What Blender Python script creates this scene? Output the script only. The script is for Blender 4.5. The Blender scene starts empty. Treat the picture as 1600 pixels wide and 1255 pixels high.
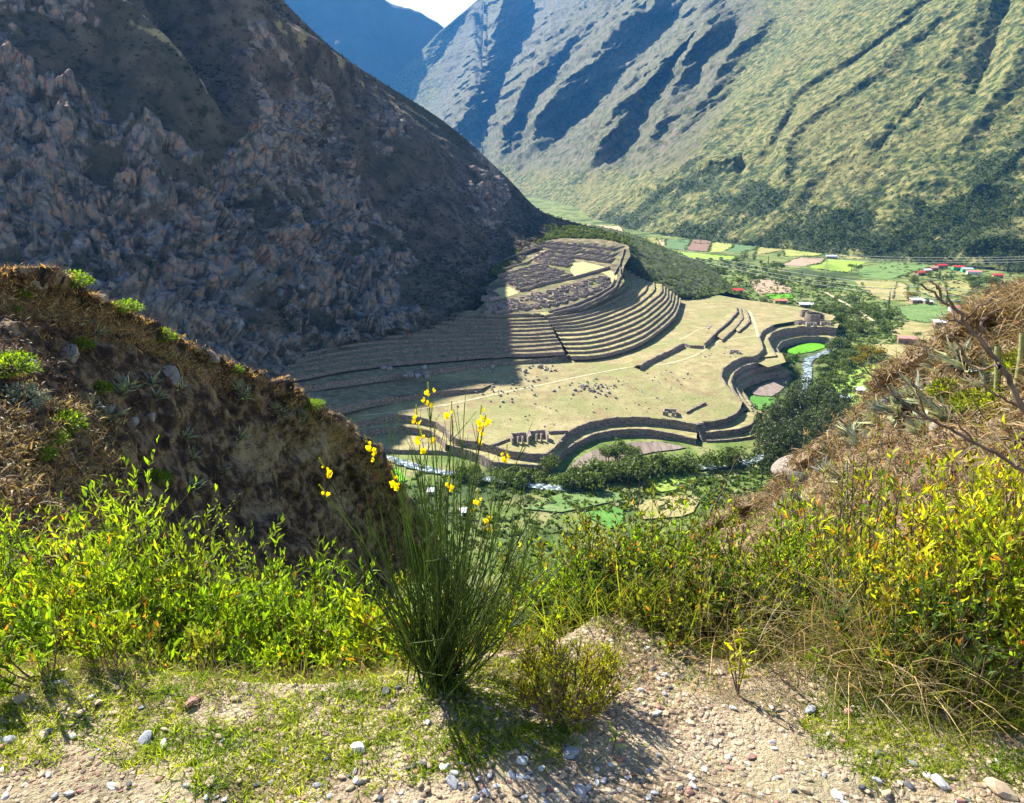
import bpy, math, random
import numpy as np
from mathutils import Vector, Matrix
from mathutils.geometry import delaunay_2d_cdt

SC = bpy.context.scene
COL = SC.collection
# ------------------------------------------------------------------ camera
PITCH = math.radians(17.0)
F_PX = 1209.0
cam_d = bpy.data.cameras.new("camera")
cam_d.sensor_width = 36.0
cam_d.lens = 36.0 * F_PX / 1600.0
cam_d.clip_start = 0.05
cam_d.clip_end = 40000.0
cam = bpy.data.objects.new("camera", cam_d)
cam.location = (0, 0, 0)
cam.rotation_euler = (math.pi / 2 - PITCH, 0, 0)
COL.objects.link(cam)
SC.camera = cam
# ------------------------------------------------------------------ sky + sun
SUN_AZ = math.radians(43.0)      # to the left of straight ahead
SUN_EL = math.radians(40.0)
SUN = Vector((-math.sin(SUN_AZ) * math.cos(SUN_EL), math.cos(SUN_AZ) * math.cos(SUN_EL), math.sin(SUN_EL)))
W = bpy.data.worlds.new("World")
SC.world = W
W.use_nodes = True
nt = W.node_tree
nt.nodes.clear()
wo = nt.nodes.new("ShaderNodeOutputWorld")
bg = nt.nodes.new("ShaderNodeBackground")
sk = nt.nodes.new("ShaderNodeTexSky")
sk.sky_type = 'NISHITA'
sk.sun_disc = False
sk.sun_elevation = SUN_EL
sk.sun_rotation = -SUN_AZ
sk.altitude = 2700.0
sk.air_density = 1.0
sk.dust_density = 0.6
sk.ozone_density = 1.0
bg.inputs[1].default_value = 0.062
# bright white cloud added round the horizon to whiten low sky, deep blue above
wt = nt.nodes.new("ShaderNodeTexCoord"); wn = nt.nodes.new("ShaderNodeTexNoise"); wn.inputs["Scale"].default_value = 3.0; wn.inputs["Detail"].default_value = 7
wsx = nt.nodes.new("ShaderNodeSeparateXYZ"); wa = nt.nodes.new("ShaderNodeMath"); wa.operation = 'MULTIPLY_ADD'; wa.inputs[1].default_value = -.32
wm = nt.nodes.new("ShaderNodeMapRange"); wm.inputs[1].default_value = .22; wm.inputs[2].default_value = .06; wm.inputs[3].default_value = 0; wm.inputs[4].default_value = 1; wm.interpolation_type = 'SMOOTHSTEP'
wx = nt.nodes.new("ShaderNodeMix"); wx.data_type = 'RGBA'; wx.inputs[7].default_value = (8.0, 8.0, 8.2, 1)
nt.links.new(wt.outputs["Generated"], wn.inputs["Vector"]); nt.links.new(wt.outputs["Generated"], wsx.inputs[0]); nt.links.new(wn.outputs[0], wa.inputs[0]); nt.links.new(wsx.outputs[2], wa.inputs[2])
nt.links.new(wa.outputs[0], wm.inputs[0]); nt.links.new(wm.outputs[0], wx.inputs[0])
nt.links.new(sk.outputs[0], wx.inputs[6]); nt.links.new(wx.outputs[2], bg.inputs[0])
nt.links.new(bg.outputs[0], wo.inputs[0])
sd = bpy.data.lights.new("sun", 'SUN')
sd.energy = 5.0
sd.angle = math.radians(0.5)
sd.color = (1.0, 0.95, 0.86)
sun = bpy.data.objects.new("sun", sd)
sun.rotation_euler = (-SUN).to_track_quat('-Z', 'Y').to_euler()
COL.objects.link(sun)
SC.view_settings.view_transform = 'Standard'
SC.view_settings.look = 'None'
SC.view_settings.exposure = 1.72
SC.view_settings.gamma = 1.0
SC.view_settings.use_curve_mapping = False
SC.cycles.max_bounces = 6
SC.cycles.diffuse_bounces = 3
SC.cycles.glossy_bounces = 2
SC.cycles.transmission_bounces = 3
SC.cycles.transparent_max_bounces = 6
SC.cycles.volume_bounces = 0
SC.cycles.caustics_reflective = False
SC.cycles.caustics_refractive = False
# ------------------------------------------------------------------ picture helpers
CP, SP = math.cos(PITCH), math.sin(PITCH)
def ray(px, py):
    px = np.asarray(px, float); py = np.asarray(py, float)
    u = (px - 800.0) / F_PX; v = (627.5 - py) / F_PX
    return np.stack([u, CP + v * SP + 0 * u, -SP + v * CP + 0 * u], -1)
def atD(px, py, D):
    d = ray(px, py)
    return d * (np.asarray(D, float) / np.hypot(d[..., 0], d[..., 1]))[..., None]
def atz(px, py, z):
    d = ray(px, py)
    return d * (np.asarray(z, float) / d[..., 2])[..., None]
def Dz(px, py, z):
    p = atz(px, py, z)
    return float(np.hypot(p[..., 0], p[..., 1]))
def hit(px, py, fn, t0=50, t1=9000):
    """first crossing of rays with the height function fn(x,y)"""
    d = ray(px, py); sh = d.shape[:-1]; d = d.reshape(-1, 3)
    lo = np.full(len(d), t0, float); hi = np.full(len(d), t1, float)
    for rnd_, K in ((0, 200), (1, 14), (2, 14), (3, 14)):
        u = np.linspace(0, 1, K + 1)
        ts = lo[:, None] * (hi / lo)[:, None] ** u[None]
        P = d[:, None, :] * ts[..., None]
        below = P[..., 2] < fn(P[..., 0], P[..., 1]); below[:, -1] = True; below[:, 0] = False
        k = np.argmax(below, 1); i = np.arange(len(d)); lo, hi = ts[i, k - 1], ts[i, k]
    P = d * ((lo + hi) / 2)[:, None]
    return P.reshape(sh + (3,))
def proj(P):
    P = np.asarray(P, float)
    fw = P[..., 1] * CP - P[..., 2] * SP
    up = P[..., 1] * SP + P[..., 2] * CP
    fw = np.where(np.abs(fw) < 1e-6, 1e-6, fw)
    return np.stack([800 + F_PX * P[..., 0] / fw, 627.5 - F_PX * up / fw], -1)
# ------------------------------------------------------------------ noise
_TAB = np.random.default_rng(99).random(65536).astype(np.float32)
def hsh(ix, iy, iz, s=0):
    h = (ix * 73856093) ^ (iy * 19349663) ^ (iz * 83492791) ^ (s * 2654435)
    return _TAB[(h ^ (h >> 15)) & 65535]
def vnoise(P, s=0):
    P = np.asarray(P, float)
    i = np.floor(P).astype(np.int64); f = (P - i).astype(np.float32); f = f * f * f * (f * (f * 6 - 15) + 10)
    X = i[..., 0] * 73856093; Y = i[..., 1] * 19349663; Z = i[..., 2] * 83492791; s0 = s * 2654435
    X = (X, X + 73856093); Y = (Y, Y + 19349663); Z = (Z, Z + 83492791)
    def g(a, b, c):
        h = X[a] ^ Y[b] ^ Z[c] ^ s0
        return _TAB[(h ^ (h >> 15)) & 65535]
    fx, fy, fz = f[..., 0], f[..., 1], f[..., 2]
    L = lambda a, b, t: a + (b - a) * t
    r = L(L(L(g(0, 0, 0), g(1, 0, 0), fx), L(g(0, 1, 0), g(1, 1, 0), fx), fy), L(L(g(0, 0, 1), g(1, 0, 1), fx), L(g(0, 1, 1), g(1, 1, 1), fx), fy), fz)
    return r * 2 - 1
def fbm(P, o=4, s=0, g=0.5, ridged=False):
    P = np.asarray(P, float); a = 1.0; r = 0; t = 0
    for k in range(o):
        n = vnoise(P * (2.03 ** k) + k * 17.3, s + k)
        if ridged: n = 1 - 2 * np.abs(n)
        r = r + a * n; t += a; a *= g
    return r / t
def worley(P, s=0, tilt=False):
    P = np.asarray(P, float); i = np.floor(P).astype(np.int64); fr = (P - i).astype(np.float32)
    f1 = np.full(P.shape[:-1], 9.0, np.float32); f2 = f1.copy(); idv = f1 * 0; tl = f1 * 0
    for dx in (-1, 0, 1):
        for dy in (-1, 0, 1):
            for dz in (-1, 0, 1):
                h = ((i[..., 0] + dx) * 73856093) ^ ((i[..., 1] + dy) * 19349663) ^ ((i[..., 2] + dz) * 83492791) ^ (s * 2654435)
                h = (h ^ (h >> 15)) & 65535
                ox = _TAB[h] + dx - fr[..., 0]; oy = _TAB[(h + 7919) & 65535] + dy - fr[..., 1]; oz = _TAB[(h + 15013) & 65535] + dz - fr[..., 2]
                d = ox * ox + oy * oy + oz * oz
                new = d < f1
                f2 = np.where(new, f1, np.minimum(f2, d)); f1 = np.where(new, d, f1)
                idv = np.where(new, _TAB[(h + 30011) & 65535], idv)
                if tilt: tl = np.where(new, ox * (_TAB[(h + 101) & 65535] - .5) + oy * (_TAB[(h + 211) & 65535] - .5) + oz * (_TAB[(h + 307) & 65535] - .2), tl)
    if tilt: return np.sqrt(f1), np.sqrt(f2), idv, tl
    return np.sqrt(f1), np.sqrt(f2), idv
def sstep(a, b, x):
    t = np.clip((np.asarray(x, float) - a) / (b - a), 0, 1)
    return t * t * (3 - 2 * t)
def pl_dist(Q, pl):
    """distance of points Q (n,2) to polyline pl, with side sign and the parameter 0..1"""
    pl = np.asarray(pl, float); best = np.full(Q.shape[:-1], 1e9); sg = best * 0; tt = best * 0
    seg = np.hypot(*(pl[1:] - pl[:-1]).T); cum = np.concatenate([[0], np.cumsum(seg)]); L = cum[-1]
    for k in range(len(pl) - 1):
        a = pl[k]; b = pl[k + 1]; ab = b - a; l2 = (ab ** 2).sum() + 1e-12
        t = np.clip(((Q - a) @ ab) / l2, 0, 1)
        c = Q - a - t[..., None] * ab; d = np.hypot(c[..., 0], c[..., 1])
        m = d < best
        sg = np.where(m, np.sign(ab[0] * c[..., 1] - ab[1] * c[..., 0]), sg)
        tt = np.where(m, (cum[k] + t * seg[k]) / L, tt); best = np.where(m, d, best)
    return best, sg, tt
def catmull(C, n):
    """C (m,3) -> (n,3) resampled along parameter by Catmull-Rom"""
    C = np.asarray(C, float); m = len(C)
    Cx = np.concatenate([[2 * C[0] - C[1]], C, [2 * C[-1] - C[-2]]])
    t = np.linspace(0, m - 1, n); k = np.minimum(t.astype(int), m - 2); f = (t - k)
    sh = (n,) + (1,) * (C.ndim - 1); f = f.reshape(sh)
    p0, p1, p2, p3 = Cx[k], Cx[k + 1], Cx[k + 2], Cx[k + 3]
    return 0.5 * ((2 * p1) + (-p0 + p2) * f + (2 * p0 - 5 * p1 + 4 * p2 - p3) * f * f + (-p0 + 3 * p1 - 3 * p2 + p3) * f ** 3)
def loft(C, n, m):
    C = np.asarray(C, float)
    A = catmull(C, n)
    return np.swapaxes(catmull(np.swapaxes(A, 0, 1), m), 0, 1)
def resample(pl, n=None, step=None):
    pl = np.asarray(pl, float)
    s = np.concatenate([[0], np.cumsum(np.sqrt(((pl[1:] - pl[:-1]) ** 2).sum(-1)))])
    if n is None: n = max(2, int(s[-1] / step) + 1)
    t = np.linspace(0, s[-1], n)
    return np.stack([np.interp(t, s, pl[:, k]) for k in range(pl.shape[1])], -1)
def smooth_pl(pl, n):
    pl = catmull(np.asarray(pl, float), max(len(pl) * 6, 12))
    return resample(pl, n)
def grid_normals(V):
    du = np.gradient(V, axis=1); dv = np.gradient(V, axis=0)
    n = np.cross(du, dv); n /= (np.linalg.norm(n, axis=-1, keepdims=True) + 1e-9)
    return n
# ------------------------------------------------------------------ objects
def mesh_np(name, V, F, mat=None, smooth=True, attrs=None, F2=None):
    """V (n,3); F (m,k) faces of one size, F2 optionally faces of another size"""
    me = bpy.data.meshes.new(name)
    V = np.asarray(V, np.float32).reshape(-1, 3); F = np.asarray(F, np.int32)
    me.vertices.add(len(V)); me.vertices.foreach_set("co", V.ravel())
    sets = [F] + ([np.asarray(F2, np.int32)] if F2 is not None and len(F2) else [])
    nl = sum(f.size for f in sets); npoly = sum(len(f) for f in sets)
    me.loops.add(nl); me.polygons.add(npoly)
    me.loops.foreach_set("vertex_index", np.concatenate([f.ravel() for f in sets]))
    tot = np.concatenate([np.full(len(f), f.shape[1], np.int32) for f in sets])
    st = np.concatenate([[0], np.cumsum(tot)[:-1]]).astype(np.int32)
    me.polygons.foreach_set("loop_start", st)
    me.polygons.foreach_set("loop_total", tot)
    me.update(calc_edges=True)
    me.polygons.foreach_set("use_smooth", np.full(npoly, bool(smooth)))
    for k, a in (attrs or {}).items():
        at = me.attributes.new(k, 'FLOAT', 'POINT'); at.data.foreach_set("value", np.asarray(a, np.float32).ravel())
    if mat is not None: me.materials.append(mat)
    me.update()
    return me
def link(name, me, parent=None, loc=None):
    o = bpy.data.objects.new(name, me); COL.objects.link(o)
    if parent is not None: o.parent = parent
    if loc is not None: o.location = loc
    return o
def tag(o, label=None, cat=None, group=None, kind=None):
    if label: o["label"] = label
    if cat: o["category"] = cat
    if group: o["group"] = group
    if kind: o["kind"] = kind
    return o
def empty(name, loc=(0, 0, 0), rz=0):
    o = bpy.data.objects.new(name, None); COL.objects.link(o); o.location = loc; o.rotation_euler = (0, 0, rz); o.empty_display_size = 0.1
    return o
def copy_tree(o, parent=None):
    c = o.copy(); COL.objects.link(c); c.parent = parent
    for ch in list(o.children): copy_tree(ch, c)
    return c
def grid_faces(n, m, off=0):
    i = np.arange(n - 1)[:, None] * m + np.arange(m - 1)[None]
    return (np.stack([i, i + 1, i + m + 1, i + m], -1).reshape(-1, 4) + off)
class MB:
    def __init__(s): s.V = []; s.F4 = []; s.F3 = []; s.n = 0
    def add(s, V, F):
        V = np.asarray(V, float).reshape(-1, 3); F = np.asarray(F, int)
        if F.size:
            (s.F4 if F.shape[1] == 4 else s.F3).append(F + s.n)
        s.V.append(V); s.n += len(V)
    def box(s, c, sx, sy, sz, rz=0.0, z0=True):
        """box with base centre c"""
        X = np.array([[-1, -1], [1, -1], [1, 1], [-1, 1]]) * np.array([sx, sy]) / 2
        R = np.array([[math.cos(rz), math.sin(rz)], [-math.sin(rz), math.cos(rz)]])
        X = X @ R + np.array(c[:2])
        V = np.concatenate([np.c_[X, np.full(4, c[2])], np.c_[X, np.full(4, c[2] + sz)]])
        s.add(V, [[3, 2, 1, 0], [4, 5, 6, 7], [0, 1, 5, 4], [1, 2, 6, 5], [2, 3, 7, 6], [3, 0, 4, 7]])
    def tube(s, P, r, k=4, cap=False):
        P = np.asarray(P, float); n = len(P); r = np.broadcast_to(np.asarray(r, float), (n,))
        T = np.gradient(P, axis=0); T /= np.linalg.norm(T, axis=1, keepdims=True) + 1e-9
        up = np.array([0.31, 0.22, 0.92]) if abs(T[0, 2]) < .9 else np.array([1, .1, 0.])
        A = np.cross(T, up); A /= np.linalg.norm(A, axis=1, keepdims=True) + 1e-9; B = np.cross(T, A)
        a = np.arange(k) * 2 * math.pi / k
        V = P[:, None] + r[:, None, None] * (np.cos(a)[None, :, None] * A[:, None] + np.sin(a)[None, :, None] * B[:, None])
        i = np.arange(n - 1)[:, None] * k + np.arange(k)[None]; j = np.arange(n - 1)[:, None] * k + (np.arange(k)[None] + 1) % k
        s.add(V, np.stack([i, j, j + k, i + k], -1).reshape(-1, 4))
    def build(s, name, mat, smooth=False):
        V = np.concatenate(s.V) if s.V else np.zeros((0, 3))
        f4 = np.concatenate(s.F4) if s.F4 else None; f3 = np.concatenate(s.F3) if s.F3 else None
        if f4 is None: return mesh_np(name, V, f3, mat, smooth)
        return mesh_np(name, V, f4, mat, smooth, F2=f3)
# ------------------------------------------------------------------ materials
def mat(name, stops, scale=1.0, detail=6, rough=0.9, bump=0.0, bscale=None, bdist=1.0, big=None, attr=None, extra=None,
        transl=None, spec=0.15, stretch=(1, 1, 1), voro=None, objrand=None, rndcol=None):
    """stops: [(pos, rgb)...] driven by noise; big: (scale, rgb, lo, hi) larger patches; attr: (name, stops) mixes a second ramp where the attribute is 1"""
    m = bpy.data.materials.new(name); m.use_nodes = True; t = m.node_tree; N = t.nodes; L = t.links; N.clear()
    out = N.new("ShaderNodeOutputMaterial"); tc = N.new("ShaderNodeTexCoord"); mp = N.new("ShaderNodeMapping")
    L.new(tc.outputs["Object"], mp.inputs[0]); mp.inputs["Scale"].default_value = stretch
    def noise(sc, dt=detail, rg=0.6):
        n = N.new("ShaderNodeTexNoise"); n.inputs["Scale"].default_value = sc; n.inputs["Detail"].default_value = dt
        n.inputs["Roughness"].default_value = rg; L.new(mp.outputs[0], n.inputs["Vector"]); return n.outputs[0]
    def ramp(src, st):
        r = N.new("ShaderNodeValToRGB"); L.new(src, r.inputs[0]); e = r.color_ramp.elements
        while len(e) < len(st): e.new(0.5)
        for k, (p, c) in enumerate(st): e[k].position = p; e[k].color = (*c, 1)
        return r.outputs[0]
    def mix(f, a, b, mode='MIX'):
        x = N.new("ShaderNodeMix"); x.data_type = 'RGBA'; x.blend_type = mode
        if isinstance(f, float): x.inputs[0].default_value = f
        else: L.new(f, x.inputs[0])
        for k, v in ((6, a), (7, b)):
            if isinstance(v, tuple): x.inputs[k].default_value = (*v, 1)
            else: L.new(v, x.inputs[k])
        return x.outputs[2]
    def mrange(src, lo, hi, a=0.0, b=1.0):
        x = N.new("ShaderNodeMapRange"); L.new(src, x.inputs[0]); x.inputs[1].default_value = lo; x.inputs[2].default_value = hi
        x.inputs[3].default_value = a; x.inputs[4].default_value = b; return x.outputs[0]
    n1 = noise(scale); c = ramp(n1, stops)
    for (sc, col, lo, hi) in (big or []):
        c = mix(mrange(noise(sc, 4), lo, hi), c, col)
    bh = noise(bscale or scale * 2.0, 8)
    for (an, st, sc2, *ck) in (attr or []):
        a = N.new("ShaderNodeAttribute"); a.attribute_name = an
        f = N.new("ShaderNodeMath"); f.operation = 'ADD'; L.new(a.outputs["Fac"], f.inputs[0])
        w = mrange(noise(sc2 * 2.7, 5), 0.25, 0.75, -0.35, 0.35); L.new(w, f.inputs[1])
        rc = ramp(noise(sc2), st)
        for cs in ck:       # darkened joints and cracks of rock, also painting the shade inside them
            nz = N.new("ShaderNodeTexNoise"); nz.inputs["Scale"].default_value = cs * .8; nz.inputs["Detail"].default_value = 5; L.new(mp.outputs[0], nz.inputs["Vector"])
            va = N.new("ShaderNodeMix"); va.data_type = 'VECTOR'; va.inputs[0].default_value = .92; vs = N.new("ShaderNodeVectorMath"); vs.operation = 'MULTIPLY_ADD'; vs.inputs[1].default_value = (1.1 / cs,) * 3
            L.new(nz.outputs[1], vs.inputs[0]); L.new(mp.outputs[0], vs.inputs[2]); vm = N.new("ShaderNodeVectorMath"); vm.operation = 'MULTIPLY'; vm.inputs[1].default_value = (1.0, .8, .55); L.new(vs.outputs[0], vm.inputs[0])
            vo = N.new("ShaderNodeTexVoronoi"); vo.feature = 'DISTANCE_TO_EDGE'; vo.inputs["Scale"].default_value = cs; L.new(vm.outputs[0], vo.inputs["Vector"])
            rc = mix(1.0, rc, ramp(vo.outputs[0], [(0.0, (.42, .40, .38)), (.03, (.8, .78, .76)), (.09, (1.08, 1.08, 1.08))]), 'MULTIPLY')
        c = mix(mrange(f.outputs[0], 0.35, 0.65), c, rc)
    if objrand:
        oi = N.new("ShaderNodeObjectInfo"); c = mix(mrange(oi.outputs["Random"], 0, 1, 0.0, objrand[1]), c, objrand[0])
    if rndcol:   # per-leaf variation from a point attribute
        a = N.new("ShaderNodeAttribute"); a.attribute_name = "rnd"; c = mix(1.0, c, ramp(a.outputs["Fac"], rndcol), 'MULTIPLY')
    b = N.new("ShaderNodeBsdfPrincipled"); L.new(c, b.inputs["Base Color"]); b.inputs["Roughness"].default_value = rough
    b.inputs["Specular IOR Level"].default_value = spec
    if bump:
        bn = N.new("ShaderNodeBump"); bn.inputs["Strength"].default_value = bump; bn.inputs["Distance"].default_value = bdist
        L.new(bh, bn.inputs["Height"]); L.new(bn.outputs[0], b.inputs["Normal"])
    sh = b.outputs[0]
    if transl:
        tr = N.new("ShaderNodeBsdfTranslucent"); L.new(mix(1.0, c, transl[1], 'MULTIPLY'), tr.inputs[0])
        ms = N.new("ShaderNodeMixShader"); ms.inputs[0].default_value = transl[0]; L.new(sh, ms.inputs[1]); L.new(tr.outputs[0], ms.inputs[2]); sh = ms.outputs[0]
    L.new(sh, out.inputs[0])
    return m
RNG = np.random.default_rng(7)
random.seed(7)
# ================================================================== MOUNTAINS
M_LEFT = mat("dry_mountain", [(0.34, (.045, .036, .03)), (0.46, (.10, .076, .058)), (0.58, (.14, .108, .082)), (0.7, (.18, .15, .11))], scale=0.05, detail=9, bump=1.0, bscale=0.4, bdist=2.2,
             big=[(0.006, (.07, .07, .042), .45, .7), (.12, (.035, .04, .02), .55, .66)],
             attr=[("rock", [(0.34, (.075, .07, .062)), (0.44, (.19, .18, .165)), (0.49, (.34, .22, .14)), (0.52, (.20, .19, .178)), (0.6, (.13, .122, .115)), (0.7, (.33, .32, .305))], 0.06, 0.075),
                   ("dry", [(0.3, (.26, .20, .11)), (0.7, (.36, .30, .16))], 0.05)])  # dry grass ramp, pale so the ridge strips look sunlit
M_RIGHT = mat("green_mountain", [(0.38, (.018, .032, .010)), (0.46, (.062, .082, .022)), (0.54, (.15, .155, .045)), (0.64, (.24, .205, .085))], scale=0.05, detail=10, bump=1.0, bscale=0.09, bdist=7,
              big=[(0.004, (.19, .165, .06), .5, .75), (.11, (.022, .036, .012), .56, .62)],
              attr=[("rock", [(0.36, (.026, .038, .014)), (0.46, (.075, .078, .036)), (0.54, (.13, .125, .065)), (0.6, (.12, .095, .07)), (0.7, (.22, .19, .14))], 0.03),
                    ("scrub", [(0.3, (.018, .030, .011)), (0.6, (.045, .062, .022)), (0.8, (.085, .09, .035))], 0.04)])
M_FAR = mat("blue_mountain", [(0.3, (.05, .06, .03)), (0.7, (.10, .10, .05))], scale=0.004, bump=0.5, bscale=0.01, bdist=20)

def ridges(V, N, lst, bysc=None, fw=.012):
    """raise (or cut) the surface V along polylines given in the picture; width in photo pixels, amp in metres"""
    Q = proj(V)
    out = np.zeros(V.shape[:-1])
    Q = Q + np.stack([fbm(V * fw, 4, 5), fbm(V * fw, 4, 9)], -1) * (9 if fw > .01 else 13)
    for (pl, w, a) in lst:
        d, s, t = pl_dist(Q, pl)
        x = np.clip(1 - d / w, 0, 1)
        out += (a * bysc * w if bysc is not None else a) * (x ** 1.15) * sstep(-.02, .12, t) ** .5 * (0.25 + .75 * sstep(1.02, .85, t))
    return out
def Lz(px, py, z): return (px, py, Dz(px, py, z))
# ---- left mountain: rows from the crest (row 0 is the far side of the crest) down to the foot
cols = []
def lcol(back, crest, rows): cols.append([back, crest] + rows)
def lr(c, f, n=4, bulge=0.0):
    """intermediate rows between crest c and foot f in world space, slightly concave"""
    a = atD(*c); b = atD(*f); r = []
    for k in range(1, n + 1):
        t = k / (n + 1); p = a * (1 - t) + b * t; p[2] -= bulge * math.sin(math.pi * t); r.append(p)
    return r
LC = [  # crest (px,py,D), foot (px,py,D)
    ((-1500, -420, 1050), (-1500, 700, 500)), ((-900, -420, 960), (-900, 690, 470)), ((-400, -300, 880), (-400, 680, 455)), ((-100, -235, 850), (-100, 640, 455)), ((80, -178, 830), (80, 640, 450)), ((230, -112, 810), (230, 650, 440)),
    ((330, -70, 810), (380, 620, 470)), ((412, -4, 830), (470, 556, 520)), ((535, 106, 1000), (560, 500, 560)), ((692, 206, 1090), (700, 494, 592)),
    ((785, 288, 1130), (765, 450, 690)), ((835, 338, 1170), (850, 384, 900)), ((878, 356, 1200), (905, 378, 1000)), ((930, 368, 1330), (960, 377, 1060)), ((1000, 384, 1400), (1010, 388, 1120))]
G = []
for c, f in LC:
    C = atD(*c); Ft = atD(*f)
    away = C / np.hypot(C[0], C[1]); away = np.array([away[0] + .25, away[1], 0])
    b1 = C + away * 60 - np.array([0, 0, 18]); b2 = C + away * 420 - np.array([0, 0, 330])
    below = Ft - np.array([Ft[0], Ft[1], 0]) / np.hypot(Ft[0], Ft[1]) * 14 - np.array([0, 0, 12])
    G.append([b2, b1, C] + lr(c, f, 5, 10) + [Ft, below])
G = np.array(G).swapaxes(0, 1)                 # rows x cols
NL, ML = 440, 700
V = loft(G, NL, ML)
# more rows where seen: resample columns so that the visible middle gets them
Nn = grid_normals(V)
if Nn[NL // 2, ML // 2, 1] > 0: Nn = -Nn
rl = [([(105, -60), (150, 20), (215, 70), (265, 112), (330, 170), (420, 260)], 55, 26), ([(345, -60), (372, 20), (400, 50), (480, 105), (560, 160), (610, 215), (680, 290)], 60, 26),
      ([(230, -60), (262, 40), (330, 140), (365, 230), (375, 330)], 60, -24), ([(0, 110), (60, 90), (110, 60)], 40, 12),
      ([(360, 90), (385, 160), (430, 260)], 34, 14), ([(120, 130), (90, 240), (60, 330)], 46, 14), ([(210, 120), (230, 250), (250, 330)], 36, 12),
      ([(440, 330), (470, 400), (520, 470)], 36, 15), ([(370, 380), (400, 460), (430, 540)], 30, 12), ([(545, 200), (540, 280), (560, 320)], 30, 9), ([(600, 290), (650, 350), (700, 400)], 36, -9),
      ([(200, 400), (240, 470), (300, 540)], 34, 12), ([(80, 330), (160, 330), (230, 345), (300, 330)], 26, -10)]
amp = ridges(V, Nn, rl)
Q = proj(V)
low = fbm(V * 0.0045, 4, 3)
amp += 16 * low + 5 * fbm(V * 0.02, 4, 11)
edge = sstep(0, .05, np.linspace(0, 1, ML))[None] * np.ones((NL, 1))
crest = np.exp(-((np.linspace(0, 1, NL)[:, None] * (G.shape[0] - 1) - 2) / .5) ** 2)    # keep the skyline where it is
amp = amp * (1 - .85 * crest)
# outcrops: blocky rock standing out of the slope
mk = fbm(V * 0.011 + 3.3, 4, 21) + 0.5 * sstep(60, 480, Q[..., 1]) - 0.085 + .42 * np.exp(-(((Q[..., 0] - 100) / 170) ** 2 + ((Q[..., 1] - 250) / 120) ** 2)) \
    - .55 * np.exp(-(((Q[..., 0] - 310) / 45) ** 2 + ((Q[..., 1] - 110) / 140) ** 2)) - .35 * sstep(560, 690, Q[..., 0]) * sstep(460, 380, Q[..., 1]) + .25 * np.exp(-(((Q[..., 0] - 430) / 60) ** 2 + ((Q[..., 1] - 190) / 70) ** 2)) \
    + .35 * np.exp(-(((Q[..., 0] - 440) / 140) ** 2 + ((Q[..., 1] - 480) / 60) ** 2)) - .4 * np.exp(-(((Q[..., 0] - 150) / 90) ** 2 + ((Q[..., 1] - 360) / 35) ** 2)) \
    - .8 * sstep(520, 640, Q[..., 0]) * np.exp(-((Q[..., 1] - 450) / 40) ** 2)
mk = mk - .26 * sstep(190, 60, Q[..., 1]) - .9 * sstep(770, 830, Q[..., 0]) - .22 * np.exp(-(((Q[..., 0] - 610) / 90) ** 2 + ((Q[..., 1] - 330) / 60) ** 2))
mask = sstep(-0.02, 0.22, mk)
wp = V + 5 * np.stack([fbm(V * .05, 3, k) for k in (61, 62, 63)], -1)
Pw = np.stack([wp[..., 0] * .085 + wp[..., 2] * .05, wp[..., 1] * .06, wp[..., 2] * .05 - wp[..., 0] * .03], -1)
f1, f2, idv, tl1 = worley(Pw, 2, True)
blk = (idv - .35) * .8 + tl1 * 2.6
Pw = np.stack([wp[..., 0] * .24 + wp[..., 2] * .16, wp[..., 1] * .15, wp[..., 2] * .13 - wp[..., 0] * .09], -1)
g1, g2, ig, tl2 = worley(Pw, 7, True)
blk2 = (ig - .4) * .8 + tl2 * 2.4
frac = fbm(wp * np.array([.10, .10, .05]), 5, 77, ridged=True)
mask = mask * sstep(-.42, .06, fbm(V * .03, 5, 78) + .2 * (idv - .3))
amp += mask * (6.0 * blk + 2.2 * blk2 + 4.5 * frac + 1.2) * (1 - .7 * crest)
amp += (1 - .6 * crest) * (1 - mask) * (1.1 * fbm(V * 0.12, 3, 31) + 2.2 * fbm(V * .04, 3, 79, ridged=True))
back = sstep(1.75, 2.15, np.linspace(0, 1, NL) * (G.shape[0] - 1))[:, None]
V2 = V + Nn * (amp * edge * back)[..., None]
rockA = np.clip(mask * (.62 + .5 * (idv - .4) + .45 * (ig - .45) + .6 * frac + .5 * fbm(V * .06, 4, 8)) * sstep(-.02, .05, f2 - f1) * sstep(-.15, .08, g2 - g1), 0, 1) * 1.1  # rock colour drops in cracks: brush filling plus painted crack shade
dry = sstep(.55, 1.0, crest) * 0 + np.zeros_like(rockA)  # dry grass strips on ridges and crest, sunlight put into their colour
for (pl, w, a) in rl[:2]:
    d, s, t = pl_dist(Q, pl); dry = np.maximum(dry, sstep(15, 2, d + 16 * fbm(V * .02, 3, 19)) * sstep(.9, .7, t) * .9 * sstep(-.05, .3, fbm(V * .05, 4, 18)))
dry = np.maximum(dry, .75 * np.exp(-((np.linspace(0, 1, NL)[:, None] * (G.shape[0] - 1) - 1.95) / .14) ** 2) * sstep(-.3, .3, fbm(V * .03, 3, 17)))
V2L = V2
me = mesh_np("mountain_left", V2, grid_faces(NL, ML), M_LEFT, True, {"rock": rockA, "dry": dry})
tag(link("mountain_left", me), "steep rocky brown mountain side in shade beyond the terraces", kind="structure")

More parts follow.
